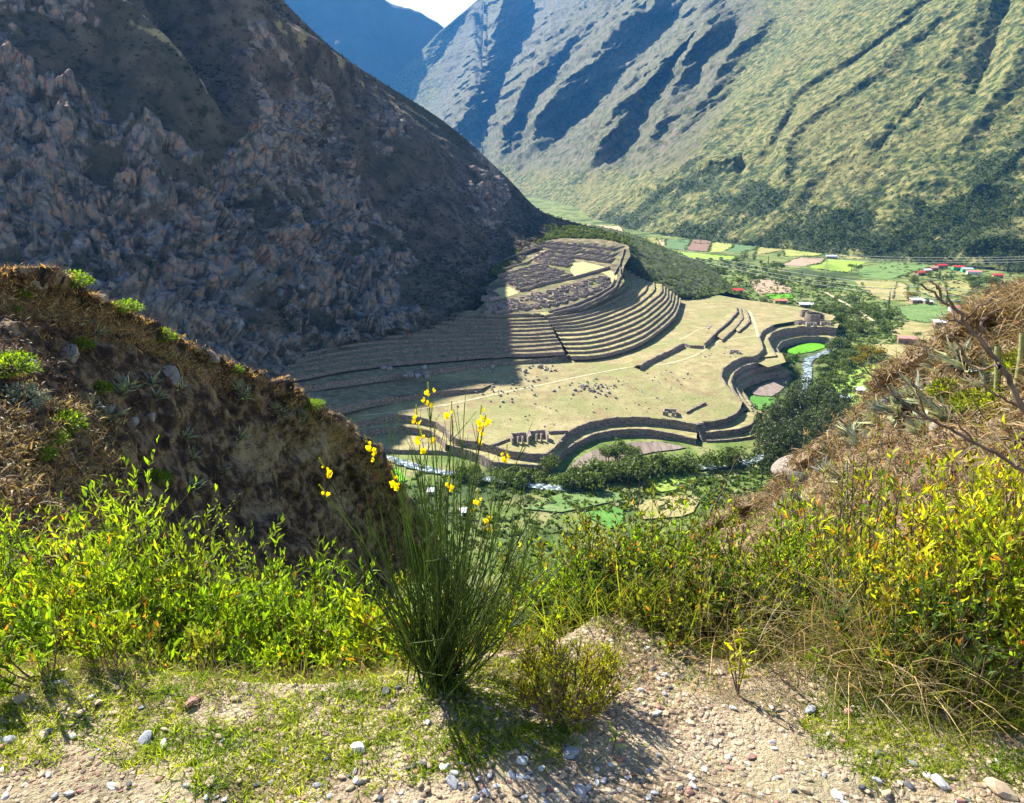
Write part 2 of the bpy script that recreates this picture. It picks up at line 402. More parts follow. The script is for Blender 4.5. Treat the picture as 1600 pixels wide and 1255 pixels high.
# ---- right mountain: a long slope along the valley foot, with spurs and gullies
ftl = np.array([(2300, -500), (1264, 390), (745, 1126), (292, 1766), (170, 2955), (-370, 4600), (-1500, 7000)], float)
ftl = resample(ftl, 60)
for _ in range(6): ftl[1:-1] = (ftl[:-2] + 2 * ftl[1:-1] + ftl[2:]) / 4
def ZM(x, y):
    Qp = np.stack([x, y], -1); d, s, t = pl_dist(Qp, ftl)
    return -150 + 0.74 * np.where(s < 0, d, -d) - 24 * sstep(0, 80, d) * 0
sky_px = np.array([560, 600, 612, 640, 665, 690, 720, 770, 860, 980, 1200, 1600, 2300])
sky_py = np.array([155, 133, 122, 96, 72, 47, 22, -22, -110, -220, -330, -430, -470])
foot_px = np.array([560, 700, 760, 800, 850, 880, 1000, 1200, 1400, 1600, 2300])
foot_py = np.array([240, 270, 300, 330, 352, 366, 382, 396, 412, 428, 470])
NX, NY = 720, 360
pxs = np.concatenate([np.linspace(560, 1640, 650), np.linspace(1650, 2300, 70)])
sk0 = catmull(np.c_[sky_px, sky_py].astype(float), 400); skl = np.interp(pxs, sk0[:, 0], sk0[:, 1])
# finer bumps on the skyline
skl = skl + 1.2 * fbm(np.c_[pxs * .05, pxs * 0, pxs * 0], 3, 2)
ftp = np.interp(pxs, foot_px, foot_py)
vv = np.linspace(0, 1, NY)
# rows denser inside the frame (columns on the right start far above it)
PY = np.empty((NY, NX)); 
for j in range(NX):
    top = skl[j]
    if top < -10:
        n0 = 60; PY[:n0, j] = np.linspace(top, -10, n0); PY[n0:, j] = np.linspace(-10, ftp[j], NY - n0 + 1)[1:]
    else: PY[:, j] = np.linspace(top, ftp[j], NY)
PX = np.broadcast_to(pxs, (NY, NX))
js = np.unique(np.linspace(0, NX - 1, 60).astype(int)); vs = np.unique(np.linspace(0, NY - 1, 40).astype(int))
Vc = np.log(hit(PX[np.ix_(vs, js)], PY[np.ix_(vs, js)], ZM, 300, 12000)[..., 1])
Vr = np.stack([np.interp(np.arange(NX), js, r) for r in Vc]); Vr = np.stack([np.interp(np.arange(NY), vs, Vr[:, j]) for j in range(NX)], 1)
dr = ray(PX, PY); V = dr * (np.exp(Vr) / dr[..., 1])[..., None]
Nn = grid_normals(V); s = np.sign((Nn * -V).sum(-1, keepdims=True)); Nn = Nn * s
def Z2(l): return [(500 + x / 2.667, y / 2.667) for x, y in l]
def Z3(l): return [(1000 + x / 2.667, y / 2.667) for x, y in l]
rr = [(Z2([(790, -60), (700, 250), (640, 400), (570, 520), (560, 600)]), 36, .8), (Z2([(640, -60), (560, 130), (470, 300)]), 26, -.3), (Z2([(980, 90), (950, 190), (920, 260)]), 14, .5),
      (Z2([(1250, 20), (1160, 90), (1040, 180), (900, 300), (830, 420), (780, 520), (750, 660)]), 34, .95), (Z2([(900, 20), (850, 160), (780, 330), (730, 480), (690, 620)]), 30, -.5),
      (Z2([(1480, -60), (1330, 60), (1200, 190), (1090, 310), (930, 500), (900, 620)]), 36, .95), (Z2([(1330, -60), (1190, 60), (1060, 170), (960, 330), (850, 480), (830, 600)]), 26, -.5),
      (Z2([(1700, 40), (1540, 160), (1420, 290), (1290, 430), (1180, 600), (1130, 700)]), 40, .9), (Z2([(1560, 0), (1440, 130), (1330, 290), (1200, 400), (1040, 520), (960, 640)]), 26, -.45),
      (Z2([(1110, 330), (1180, 420), (1160, 560)]), 20, .35), (Z2([(1350, 400), (1400, 520), (1300, 640)]), 20, .4),
      (Z3([(900, -60), (830, 30), (660, 150), (620, 240), (500, 350), (330, 560), (180, 650)]), 30, .5),
      (Z3([(350, 110), (230, 240), (120, 420), (60, 560), (30, 640)]), 26, .7), (Z3([(560, 60), (420, 200), (270, 430), (110, 510)]), 26, .75),
      (Z3([(760, 60), (600, 210), (470, 330), (330, 430), (190, 600)]), 20, -.75), (Z3([(420, -30), (250, 120), (150, 280), (40, 400)]), 18, -.7),
      (Z3([(1330, -60), (1250, 10), (1050, 160), (850, 320), (680, 440), (600, 560), (540, 680)]), 13, -1.0),
      (Z3([(1365, 10), (1125, 180), (920, 335), (745, 460), (655, 560), (600, 690)]), 14, .7),
      (Z3([(1600, -60), (1540, 20), (1500, 180), (1460, 300), (1380, 420)]), 26, -.65), (Z3([(1650, 130), (1580, 260), (1430, 470), (1300, 640)]), 24, .5),
      (Z3([(1440, -40), (1400, 60), (1300, 220), (1180, 330)]), 34, .35), (Z3([(1000, 60), (860, 170), (700, 290)]), 14, .35),
      (Z3([(1700, 560), (1600, 622), (1450, 760), (1350, 840)]), 12, .6), (Z3([(980, 560), (870, 620), (760, 690)]), 16, .6), (Z3([(1200, 380), (1010, 560), (900, 680)]), 24, .35), (Z3([(1180, 420), (1060, 520), (980, 640)]), 14, -.5),
      (Z3([(-40, 810), (80, 770), (200, 700), (370, 665), (480, 650)]), 22, .85), (Z3([(540, 560), (620, 640), (600, 760)]), 20, .6), (Z3([(430, 640), (440, 720), (400, 790)]), 14, -.6), (Z3([(660, 700), (700, 740), (650, 820)]), 16, .5),
      (Z3([(1080, 790), (1240, 780), (1420, 800), (1600, 790)]), 18, .5), (Z3([(1330, 1030), (1480, 1000), (1620, 1030)]), 20, .8)]
Dm = np.linalg.norm(V, axis=-1)
amp = ridges(V, Nn, rr, (1.45 + .75 * sstep(2500, 4500, Dm)) * Dm / 1209.0, .005)
ampR = amp; amp = np.zeros_like(ampR); vdir = -V / Dm[..., None]; nv = np.clip((Nn * vdir).sum(-1), .32, 1)
ks = np.clip(Dm / 1600.0, .8, 3.2)
Q = proj(V)
tE = np.clip(np.arange(NY)[:, None] / 60.0, 0, 1) * np.ones((1, NX))
hold = sstep(0, .35, tE) * np.where(Q[..., 0] < 780, 1, 1)
D = np.linalg.norm(V, axis=-1)
rockM = sstep(1225, 1090, Q[..., 0] + .42 * (Q[..., 1] - 100)) * sstep(330, 215, Q[..., 1] - .12 * (Q[..., 0] - 900) * 0)
rockM = rockM * sstep(.0, .5, rockM + .6 * fbm(V * .006, 3, 4)) * sstep(690, 760, Q[..., 0] + Q[..., 1] * .3)
dd_, ss_, tt_ = pl_dist(V[..., :2], ftl[::3]); sa = tt_ * np.sum(np.hypot(*np.diff(ftl, axis=0).T)) + 40 * fbm(V * .003, 3, 40); za = V[..., 2] * .94 + .35 * np.hypot(V[..., 0], V[..., 1]) * 0
spur = fbm(np.stack([sa * .0052, za * .0013, za * 0], -1), 4, 41, ridged=True)
spur2 = fbm(np.stack([sa * .017, za * .0045, za * 0], -1), 4, 42, ridged=True)
nf = sstep(720, 800, Q[..., 0] + .35 * Q[..., 1])
amp += nf * 10 * spur * ks * (.7 + .4 * rockM) + nf * 6 * spur2 * (.5 + .3 * rockM) + (1 - nf) * 14 * fbm(V * .004, 5, 48, ridged=True)
amp += 4 * fbm(V * .013, 5, 43, ridged=True) * (.6 + 2.2 * rockM)
amp += (2.8 * fbm(V * .045, 4, 44, ridged=True) + 1.5 * vnoise(V * .11, 46))
w1, w2, wi = worley(V * np.array([.012, .012, .006]), 5)
amp += rockM * 11 * (wi - .4) * sstep(0, .3, w2 - w1)
V2 = V + (Nn * amp[..., None] + vdir * ((.5 + .14 * rockM + .1 * sstep(2500, 3500, Dm)) * ampR / nv)[..., None]) * (.12 + .88 * hold)[..., None]
scr = sstep(.02, .35, .55 * fbm(V * .006, 4, 50) - .5 * spur * .4 + .6 * sstep(200, 400, Q[..., 1] - .03 * (Q[..., 0] - 1000)) + .35 * fbm(V * .016, 3, 51) - .32 + .12 * fbm(V * .05, 3, 52) + .25 * sstep(2600, 1200, D) - .5 * (rockM > .5) + .12 * sstep(1350, 1600, Q[..., 0]) * sstep(300, 400, Q[..., 1]))
Bk = V2[:1] + np.array([[[300., 500., -420.]]])
V3 = np.concatenate([Bk, V2]); z1 = lambda a: np.concatenate([a[:1], a])
me = mesh_np("mountain_right", V3, grid_faces(NY + 1, NX), M_RIGHT, True, {"rock": z1(rockM), "scrub": z1(scr)})
tag(link("mountain_right", me), "green ribbed mountain side with spurs and gullies right of the valley", kind="structure")

# ---- far mountain, deep blue with distance
fc = [(60, -400), (250, -190), (440, -30), (520, -18), (590, 3), (640, 22), (690, 47), (745, 95), (820, 150)]
Gf = []
for (x, y) in fc:
    C = atD(x, y, 9500); out = C / np.hypot(C[0], C[1])
    r = [C + out * 2500 * np.array([1, 1, 0]) - np.array([0, 0, 1500]), C]
    for k in range(1, 5): r.append(C - out * np.array([1, 1, 0]) * (620 * k) - np.array([0, 0, 430 * k]))
    Gf.append(r)
V = loft(np.array(Gf).swapaxes(0, 1), 90, 200)
Nn = grid_normals(V)
kk = np.exp(-((np.linspace(0, 5, 90)[:, None] - 1) / .2) ** 2)
V = V + Nn * ((140 * fbm(V * .0011, 5, 61, ridged=True)) * (1 - .93 * kk))[..., None]
me = mesh_np("mountain_far", V, grid_faces(90, 200), M_FAR)
tag(link("mountain_far", me), "far mountain slope in deep blue haze under the bright sky", kind="structure")

# ---- the air
hz = MB(); hz.box((0, 4500, -560), 16000, 16500, 560 + 2600)
M_HAZE = bpy.data.materials.new("air"); M_HAZE.use_nodes = True; hn = M_HAZE.node_tree; hn.nodes.clear()
ho = hn.nodes.new("ShaderNodeOutputMaterial"); hv = hn.nodes.new("ShaderNodeVolumePrincipled")
hv.inputs["Color"].default_value = (0.09, 0.40, 1.0, 1); hv.inputs["Density"].default_value = 0.000036; hv.inputs["Anisotropy"].default_value = 0.1
hn.links.new(hv.outputs[0], ho.inputs["Volume"])
tag(link("haze", hz.build("haze", M_HAZE)), "blue air haze filling the valley", kind="stuff")
# ================================================================== VALLEY FLOOR AND NEAR HILLSIDE
def ZN(x, y):
    """height of the near hillside the path runs on"""
    x = np.asarray(x, float); y = np.asarray(y, float)
    e = 2.27 + .06 * np.sin(x * 1.7) + .04 * np.sin(x * 4.1 + 1) + .24 * np.exp(-((x - .40) / .2) ** 2)
    d = np.maximum(0, y - e)
    z = -1.6 - .03 * np.maximum(0, y - 1.5) - .95 * d + .3 * np.maximum(0, d - 3.5) - .02 * np.abs(x)
    z = z - .12 * np.maximum(0, -y)*0
    return z
def ZV(x, y):
    x = np.asarray(x, float); y = np.asarray(y, float)
    r = np.hypot(x, y)
    base = -150 + .6 * vnoise(np.stack([x * .02, y * .02, x * 0], -1), 3) + 26 * sstep(1800, 3600, y)
    return base + 0 * r
def ZG(x, y): return np.maximum(ZV(x, y), ZN(x, y))
M_VALLEY = mat("valley_grass", [(0.32, (.045, .08, .018)), (0.46, (.12, .17, .035)), (0.56, (.20, .22, .07)), (0.7, (.30, .25, .13))], scale=0.045, detail=9, bump=.6, bscale=.6, bdist=.5,
               big=[(0.012, (.045, .07, .02), .5, .62), (0.3, (.05, .085, .02), .52, .7)])
az = np.linspace(math.radians(-62), math.radians(62), 420); rr_ = np.concatenate([np.geomspace(14, 240, 120), np.geomspace(244, 7000, 300)])
A_, R_ = np.meshgrid(az, rr_)
X_, Y_ = R_ * np.sin(A_), R_ * np.cos(A_)
Z_ = ZG(X_, Y_)
Pn = np.stack([X_, Y_, Z_], -1)
onh = sstep(3, 20, Z_ + 150)
Z_ = Z_ + onh * (2.2 * fbm(Pn * .06, 4, 12) + .5 * fbm(Pn * .4, 3, 13)) * sstep(10, 40, R_)
tag(link("valley_floor", mesh_np("valley_floor", np.stack([X_, Y_, Z_ - .05], -1), grid_faces(*X_.shape), M_VALLEY)), "valley floor of mixed grass and scrub", kind="structure")

# ================================================================== THE TERRACED SITE
def ZP(x, y):
    x = np.asarray(x, float); y = np.asarray(y, float)
    return -141.3 + 9.8 * sstep(400, 520, y) - .012 * np.maximum(0, x) + .35 * vnoise(np.stack([x * .03, y * .03, x * 0], -1), 8)
def ZR(x, y): return -111.3 + .09 * (np.asarray(y, float) - 600)
def onP(px, off=0.0, fn=ZP):
    px = np.asarray(px, float)
    return hit(px[:, 0], px[:, 1], lambda x, y: fn(x, y) + off, 100, 3000)
def poly_mesh(name, pts, zfn, mat_, step=6.0, off=0.0):
    """flat area bounded by plan points, triangulated with inner points"""
    P = np.asarray(pts, float)[:, :2]
    P = resample(np.concatenate([P, P[:1]]), step=step)[:-1]
    lo, hi = P.min(0), P.max(0); n = len(P)
    gx, gy = np.meshgrid(np.arange(lo[0], hi[0], step), np.arange(lo[1], hi[1], step))
    g = np.stack([gx.ravel(), gy.ravel()], -1) + RNG.uniform(-.2, .2, (gx.size, 2)) * step
    inside = np.zeros(len(g), bool); j = n - 1
    for i in range(n):
        a, b = P[i], P[j]
        c = ((a[1] > g[:, 1]) != (b[1] > g[:, 1]))
        with np.errstate(divide='ignore', invalid='ignore'):
            inside ^= c & (g[:, 0] < (b[0] - a[0]) * (g[:, 1] - a[1]) / (b[1] - a[1]) + a[0])
        j = i
    g = g[inside]
    if len(g):
        dmin = np.full(len(g), 1e9)
        for i in range(n): dmin = np.minimum(dmin, np.hypot(*(g - P[i]).T))
        g = g[dmin > step * .5]
    vs = [Vector(p) for p in np.concatenate([P, g])]
    r = delaunay_2d_cdt(vs, [(i, (i + 1) % n) for i in range(n)], [list(range(n))], 1, 1e-4)
    V = np.array([(v.x, v.y) for v in r[0]]); z = zfn(V[:, 0], V[:, 1]) + off
    F = np.array([f for f in r[2] if len(f) == 3])
    a, b, c = V[F[:, 0]], V[F[:, 1]], V[F[:, 2]]
    flip = ((b - a)[:, 0] * (c - a)[:, 1] - (b - a)[:, 1] * (c - a)[:, 0]) < 0
    F[flip] = F[flip][:, ::-1]
    return mesh_np(name, np.c_[V, z], F, mat_)
M_LAWN = mat("dry_lawn", [(0.32, (.19, .165, .07)), (0.48, (.29, .245, .115)), (0.6, (.34, .285, .14)), (0.72, (.42, .35, .19))], scale=0.11, detail=10, bump=.5, bscale=1.3, bdist=.25,
             big=[(0.02, (.21, .225, .075), .45, .68), (0.09, (.24, .18, .09), .5, .66), (0.6, (.16, .15, .06), .54, .68), (1.7, (.40, .35, .22), .58, .7)])
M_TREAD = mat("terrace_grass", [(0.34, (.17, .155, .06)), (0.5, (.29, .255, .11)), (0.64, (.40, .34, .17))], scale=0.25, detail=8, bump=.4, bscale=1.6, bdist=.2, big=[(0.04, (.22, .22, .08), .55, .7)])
M_TREADL = mat("shaded_terrace_grass", [(0.34, (.11, .092, .045)), (0.5, (.19, .155, .08)), (0.64, (.27, .225, .12))], scale=.25, detail=8, bump=.4, bscale=1.6, bdist=.2)  # darker copy of the terrace grass, the mountain's shade put into its colour
M_WALL = mat("dry_stone", [(0.34, (.045, .036, .03)), (0.45, (.16, .125, .10)), (0.56, (.28, .225, .185)), (0.68, (.44, .38, .33))], scale=1.3, detail=5, bump=1.0, bscale=1.4, bdist=.5, stretch=(1, 1, 1.5), rough=.95)
M_PATHC = mat("pale_path", [(0.35, (.34, .29, .15)), (0.6, (.50, .43, .27))], scale=.5, bump=.2, bscale=2, bdist=.1)
M_BOULD = mat("grey_boulder", [(0.3, (.13, .12, .12)), (0.5, (.26, .25, .25)), (0.7, (.42, .40, .39))], scale=.8, detail=8, bump=.8, bscale=2, bdist=.25, objrand=((.30, .22, .16), .6))
A_L = [(512, 662), (535, 661), (558, 660), (582, 655), (603, 650), (625, 648), (650, 651), (680, 659), (695, 669), (702, 680), (712, 686), (745, 691), (770, 698), (795, 705), (832, 710), (853, 710), (864, 702), (874, 690), (887, 677), (903, 667), (922, 660),
       (945, 655), (970, 652), (998, 652), (1028, 654), (1058, 658), (1090, 664)]
A_R = [(1097, 659), (1115, 659), (1135, 655), (1150, 646), (1157, 637)]
C1 = [(1160, 629), (1149, 615), (1135, 601), (1128, 589), (1130, 577), (1143, 566), (1162, 558), (1177, 557), (1186, 553), (1192, 546), (1191, 537), (1187, 527), (1192, 517), (1210, 507)]
far = [(1235, 503), (1262, 499), (1300, 501), (1306, 494), (1250, 480), (1160, 468), (1075, 452), (900, 430), (600, 500), (430, 560), (360, 615), (380, 665), (460, 664)]
plat_px = A_L + A_R + C1 + far
platP = onP(plat_px)
tag(link("terrace_plateau", poly_mesh("terrace_plateau", platP, ZP, M_LAWN, 5.0)), "broad dry grass plateau of the terraces", kind="structure")

def stone_wall(name, P, h, th=.9, cap=.25, jit=.25, batter=.12, close=None, seed=0):
    """P (n,3) the wall's top front edge; front looks to the right hand of its run when close=+1 (away from the hill)"""
    P = resample(P, step=2.0); n = len(P); r = np.random.default_rng(seed + n)
    if jit: P = P + np.stack([fbm(P * .08, 3, 5 + n), fbm(P * .08, 3, 55 + n), 0 * P[:, 0]], -1) * .8
    T = np.gradient(P[:, :2], axis=0); T /= np.linalg.norm(T, axis=1, keepdims=True) + 1e-9
    Nv = np.c_[T[:, 1], -T[:, 0]] * (close or 1)
    top = P.copy(); top[:, 2] += cap + r.uniform(-jit, jit, n) * .6 - (.9 * np.clip(fbm(P * .12, 3, 77 + n) - .25, 0, 1) * min(h, 2.5) if jit else 0)
    if jit:
        top[:, :2] += Nv * r.uniform(-jit, jit, n)[:, None] * .5
    rows = []
    bk = top.copy(); bk[:, :2] -= Nv * th; rows.append(np.c_[bk[:, :2], P[:, 2] - .6]); rows.append(bk); rows.append(top)
    for k in range(1, 4):
        q = top.copy(); q[:, :2] += Nv * (batter * h * k / 3) + r.uniform(-.08, .08, n)[:, None] * Nv; q[:, 2] = top[:, 2] - (h + cap + .8) * k / 3; rows.append(q)
    V = np.array(rows); F = grid_faces(len(rows), n)
    e0 = [list(range(0, len(rows) * n, n))]; e1 = [[k + n - 1 for k in e0[0]][::-1]]
    me = mesh_np(name, V, F, M_WALL, False, F2=None)
    return me
def outward(P):
    """+1 / -1 so that the wall front faces the camera side (its open side)"""
    P = np.asarray(P); m = len(P) // 2
    T = P[min(m + 1, len(P) - 1), :2] - P[max(m - 1, 0), :2]; Nv = np.array([T[1], -T[0]])
    return 1 if Nv @ (-P[m, :2]) > 0 else -1
def tread(name, Pf, Pb, z=None, mat_=M_TREAD, rows=3, sink=0.0):
    n = max(8, int(np.linalg.norm(np.diff(np.asarray(Pf)[:, :2], axis=0), axis=1).sum() / 4)); a = resample(Pf, n); b = resample(Pb, n)
    R = []
    for k in range(rows):
        t = k / (rows - 1); q = a * (1 - t) + b * t; q[:, 2] = a[:, 2] + sink; R.append(q)
    V = np.array(R); V[..., 2] += .12 * vnoise(V * .15, 4)
    F = grid_faces(rows, n)
    nn = np.cross(V[0, 1] - V[0, 0], V[1, 0] - V[0, 0])
    if nn[2] < 0: F = F[:, ::-1]
    me = mesh_np(name, V, F, mat_)
    return me
GRASS_N = "terrace_lawn"
def wall_thing(P, h, label, group, **k):
    o = link("terrace_wall", stone_wall("terrace_wall", P, h, close=k.pop("close", None) or outward(P), **k))
    return tag(o, label, "terrace wall", group)
def sect(P, a, b): return P[a:b]
pA = onP(A_L); pAR = onP(A_R); pC1 = onP(C1)
g_low = "retaining walls of the lowest terraces"
wall_thing(pA[:12], 3.6, "tall curved stone wall at the plateau's lower left edge, behind the yellow broom tips", g_low)
wall_thing(pA[10:17], 3.8, "stone retaining wall along the plateau edge under the three-sided ruins", g_low)
wall_thing(pA[16:], 3.9, "long sweeping stone wall of the plateau edge, uppermost left of the stone stair", g_low)
wall_thing(pAR, 3.4, "short curved plateau wall just right of the stone stair", g_low)
wall_thing(pC1[:9], 5.5, "uppermost curved wall of the bay above the tilled grey plot", g_low, close=outward(pC1[4:9]))
wall_thing(pC1[7:], 4.2, "narrow curved wall above the bay with the bright green plot", g_low, close=1 if outward(pC1[4:9]) == 1 else -1)
def tierset(front_px, dz, prev, h, label, flip=None, mat_=M_TREAD, back=None):
    Pf = onP(front_px, dz); Pf[:, 2] = Pf[:, 2]
    tag(link(GRASS_N, tread(GRASS_N, Pf, prev, mat_=mat_)), kind="structure")
    wall_thing(Pf, h, label, g_low, close=flip)
    return Pf
B1 = tierset([(530, 678), (545, 676), (570, 672), (595, 669), (625, 666), (650, 669), (675, 675), (688, 684), (696, 695)], -3.6, pA[:11], 3.6, "second curved stone wall at the lower left of the plateau, below the first")
B1b = tierset([(530, 686), (548, 687), (570, 693), (590, 700), (620, 703), (655, 704), (690, 705), (712, 708)], -7, B1, 3.4, "lowest stone wall at the left beside the river", mat_=M_LAWN)
B2 = tierset([(704, 697), (717, 700), (745, 709), (770, 722), (792, 724), (840, 728), (860, 722), (869, 716), (885, 702), (901, 692), (929, 678), (955, 673), (985, 671), (1011, 671), (1052, 678), (1088, 687)], -3.8, pA[10:], 5.2, "long second stone wall below the plateau edge, left of the stone stair")
B3 = tierset([(1104, 676), (1135, 673), (1155, 670), (1172, 664), (1183, 655), (1180, 644)], -3.3, pAR, 3.2, "second curved wall right of the stone stair")
B4 = tierset([(1104, 689), (1130, 688), (1149, 686), (1180, 681), (1195, 668)], -6.4, B3, 4, "lowest wall right of the stone stair beside the tall dark trees")
cf = outward(pC1[4:9])
C2 = tierset([(1168, 640), (1158, 625), (1147, 610), (1142, 596), (1147, 583), (1160, 573), (1185, 566)], -4, np.concatenate([pAR[-1:], pC1[:8]]), 4.4, "second curved wall of the bay above the tilled grey plot", cf)
C3 = tierset([(1178, 642), (1162, 622), (1150, 606), (1150, 593), (1160, 585), (1180, 576), (1200, 571), (1220, 565)], -7.5, np.concatenate([C2, onP([(1212, 562)], -4)]), 4.2, "third curved wall of the bay above the tilled grey plot", cf)
C4 = tierset([(1184, 645), (1172, 628), (1160, 611), (1161, 599), (1174, 591), (1200, 583), (1215, 581), (1238, 581)], -11, C3, 4.2, "innermost curved wall right round the tilled grey plot", cf)
D1 = tierset([(1214, 556), (1206, 543), (1200, 530), (1207, 520), (1225, 514), (1250, 511), (1280, 511), (1308, 513)], -3, onP([(1186, 553), (1192, 546), (1191, 537), (1187, 527), (1192, 517), (1210, 507), (1262, 499), (1312, 500)]), 6.5, "tall dark curved wall under the round hilltop ruin", cf)
D2 = tierset([(1219, 554), (1214, 543), (1222, 534), (1237, 529), (1255, 526), (1280, 527), (1302, 531)], -9.5, D1, 5, "lower curved wall above the bright green plot", cf)

tag(link("lawn", poly_mesh("lawn", onP([(1172, 562), (1186, 550), (1200, 548), (1222, 552), (1228, 566), (1200, 574)], -4.1), lambda x, y: ZP(x, y) - 4.1, M_LAWN, 4)), kind="structure")
# the long stack of terraces at the left (mostly in the mountain's shade)
lerp = lambda a, b, t: [(p[0] + (q[0] - p[0]) * t, p[1] + (q[1] - p[1]) * t) for p, q in zip(a, b)]
g_l = "terrace walls of the left stack"; g_f = "terrace walls of the curved fan"
L1 = [(498, 643), (520, 639), (560, 630), (600, 622), (655, 615), (700, 611), (753, 607)]
L2 = [(436, 607), (480, 602), (530, 596), (605, 586), (692, 576), (762, 567), (820, 563), (860, 559), (893, 554)]
L3 = [(432, 593), (480, 586), (530, 577), (600, 568), (660, 562), (780, 554), (830, 553), (882, 549)]
Lt = [(505, 504), (528, 496), (560, 491), (605, 487), (660, 489), (760, 493), (810, 493), (852, 491)]
def wavy(pl, a, s): return [(x, y + a * math.sin(x * .03 + s)) for x, y in pl]
def flatz(pl, z): return atz([p[0] for p in pl], [p[1] for p in pl], z)
allL = [flatz(L1, -133.6), flatz(L2, -129.0)]
for i in range(11):
    t = i / 10; allL.append(flatz(wavy(lerp(L3, Lt, t ** .92), .7, i * 1.7), -125.6 + i * 1.42))
ords = ["third", "fourth", "fifth", "sixth", "seventh", "eighth", "ninth", "tenth", "eleventh", "twelfth", "thirteenth"]
for i, P in enumerate(allL):
    P = smooth_pl(P, 60)
    nx = smooth_pl(allL[i + 1], 60) if i + 1 < len(allL) else P + np.array([-6, 22, 0.])
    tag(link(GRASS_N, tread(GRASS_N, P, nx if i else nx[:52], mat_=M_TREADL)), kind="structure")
    lab = ["lowest low stone wall across the shaded lawn at left", "long low stone wall ending at the big grey boulder"][i] if i < 2 else "%s stone wall from the bottom in the shaded stack of terraces at left" % ords[i - 2]
    wall_thing(P, (3.2, 3.0)[i] if i < 2 else 1.5, lab, g_l, cap=.15, jit=.2)
# end wall of the left stack stepping up to the rocks is the ends of these terraces
# the fan
fb = [(892, 557), (925, 556), (962, 549), (1005, 533), (1040, 508), (1058, 488), (1064, 466)]
ft = [(852, 493), (882, 488), (916, 480), (950, 464), (970, 452), (976, 440), (970, 428)]
mid = [(868, 515), (915, 512), (962, 499), (1000, 482), (1022, 466), (1034, 455), (1034, 444)]
fans = []
for i in range(12):
    t = i / 11
    pl = lerp(fb, mid, t / .55) if t < .55 else lerp(mid, ft, (t - .55) / .45)
    fans.append(smooth_pl(flatz(pl, -128.6 + i * 1.6), 70))
for i, P in enumerate(fans):
    nx = fans[i + 1] if i + 1 < len(fans) else P + np.array([-10, 14, 0.])
    tag(link(GRASS_N, tread(GRASS_N, P, nx)), kind="structure")
    wall_thing(P, 1.65, "%s stone wall from the bottom in the sunlit curved fan of terraces" % (["lowest", "second"] + ords)[i], g_f, cap=.2, jit=.22, close=outward(P[:35]))
# short stepped walls climbing beside the fan to the upper ruins
for k in range(9):
    t = k / 8
    a = np.array([1012, 424]) + np.array([52, 26]) * t - np.array([44, 0]) * 1; a = np.array([968 + 62 * t, 428 + 24 * t]); b = np.array([974 + 66 * t, 398 + 40 * t])
    m = (a + b) / 2 + np.array([7, 3]); z = -108 - 17 * t
    P = smooth_pl(flatz([tuple(a), tuple(m), tuple(b)], z), 14)
    P2 = P + np.array([-9, 5, 0.])
    tag(link(GRASS_N, tread(GRASS_N, P, P2)), kind="structure")
    wall_thing(P, 2.0, "%s short curved wall from the top, right of the upper ruins" % (["first", "second"] + ords)[k], "short walls climbing beside the fan", close=-1 if outward(P) == -1 else 1)
# straight walls crossing the plateau
def plw(px, dz, h, label, th=1.2, wid=None):
    P = onP(px, dz); o = wall_thing(P, h, label, "walls crossing the plateau", th=th)
    if wid: tag(link(GRASS_N, tread(GRASS_N, P, onP(wid, dz), mat_=M_LAWN)), kind="structure")
plw([(1000, 572), (1016, 562), (1040, 551), (1067, 537)], 3.0, 3.2, "long straight dark wall across the middle of the plateau", wid=[(985, 566), (1005, 553), (1030, 542), (1058, 530)])
plw([(1067, 537), (1080, 540), (1100, 541)], 2.0, 2.2, "low broken wall joining the long straight wall to the boulder")
plw([(1101, 537), (1122, 517), (1140, 502), (1152, 488), (1151, 479)], 3.6, 3.8, "first diagonal wall of the three on the plateau's right, topmost", wid=[(1092, 529), (1112, 511), (1130, 497), (1143, 484), (1144, 477)])
plw([(1129, 531), (1150, 512), (1161, 497), (1158, 482)], 2.0, 3.0, "middle of the three diagonal walls on the plateau's right", wid=[(1120, 525), (1140, 506), (1152, 492), (1151, 479)])
plw([(1153, 518), (1169, 503), (1168, 492), (1162, 482)], 1.4, 2.4, "lowest and shortest of the three diagonal walls beside the path", wid=[(1146, 512), (1160, 499), (1160, 490), (1156, 481)])
plw([(769, 696), (785, 690), (797, 685)], 1.0, 1.2, "low wall running up to the three-sided ruins")
plw([(857, 675), (872, 674), (888, 674)], 1.4, 1.6, "low wall right of the three-sided ruins")
plw([(1072, 644), (1085, 638), (1098, 632), (1104, 629)], 1.0, 1.3, "low crumbled wall beside the small square ruin")
# lines of fallen stone across the lawn
def stone_row(px, n, s, label):
    P = resample(onP(px), n); mb = MB()
    for p in P:
        q = p + np.array([RNG.normal(0, .8), RNG.normal(0, 1.2), -.1]); v, f = ROCK[RNG.integers(len(ROCK))]
        mb.add(v * s * RNG.uniform(.4, 1.2) + q, f)
    o = link("stone_line", mb.build("stone_line", M_BOULD)); tag(o, label, "stone line"); o["kind"] = "stuff"; o["label"] = label
def rock_base(seed, sub=1):
    import bmesh
    bm = bmesh.new(); bmesh.ops.create_icosphere(bm, subdivisions=sub + 1, radius=.5)
    V = np.array([v.co[:] for v in bm.verts]); F = np.array([[v.index for v in f.verts] for f in bm.faces]); bm.free()
    r = np.random.default_rng(seed)
    for k in range(9):                      # cut facets
        d = r.normal(size=3); d /= np.linalg.norm(d); lim = r.uniform(.22, .42); s = V @ d
        V = V - np.outer(np.maximum(0, s - lim), d) * .9
    V += .05 * np.stack([vnoise(V * 3 + 9 * k + seed, k) for k in range(3)], -1)
    return V * np.array([1.1, .9, .75]), F
ROCK = [rock_base(s) for s in range(10)]
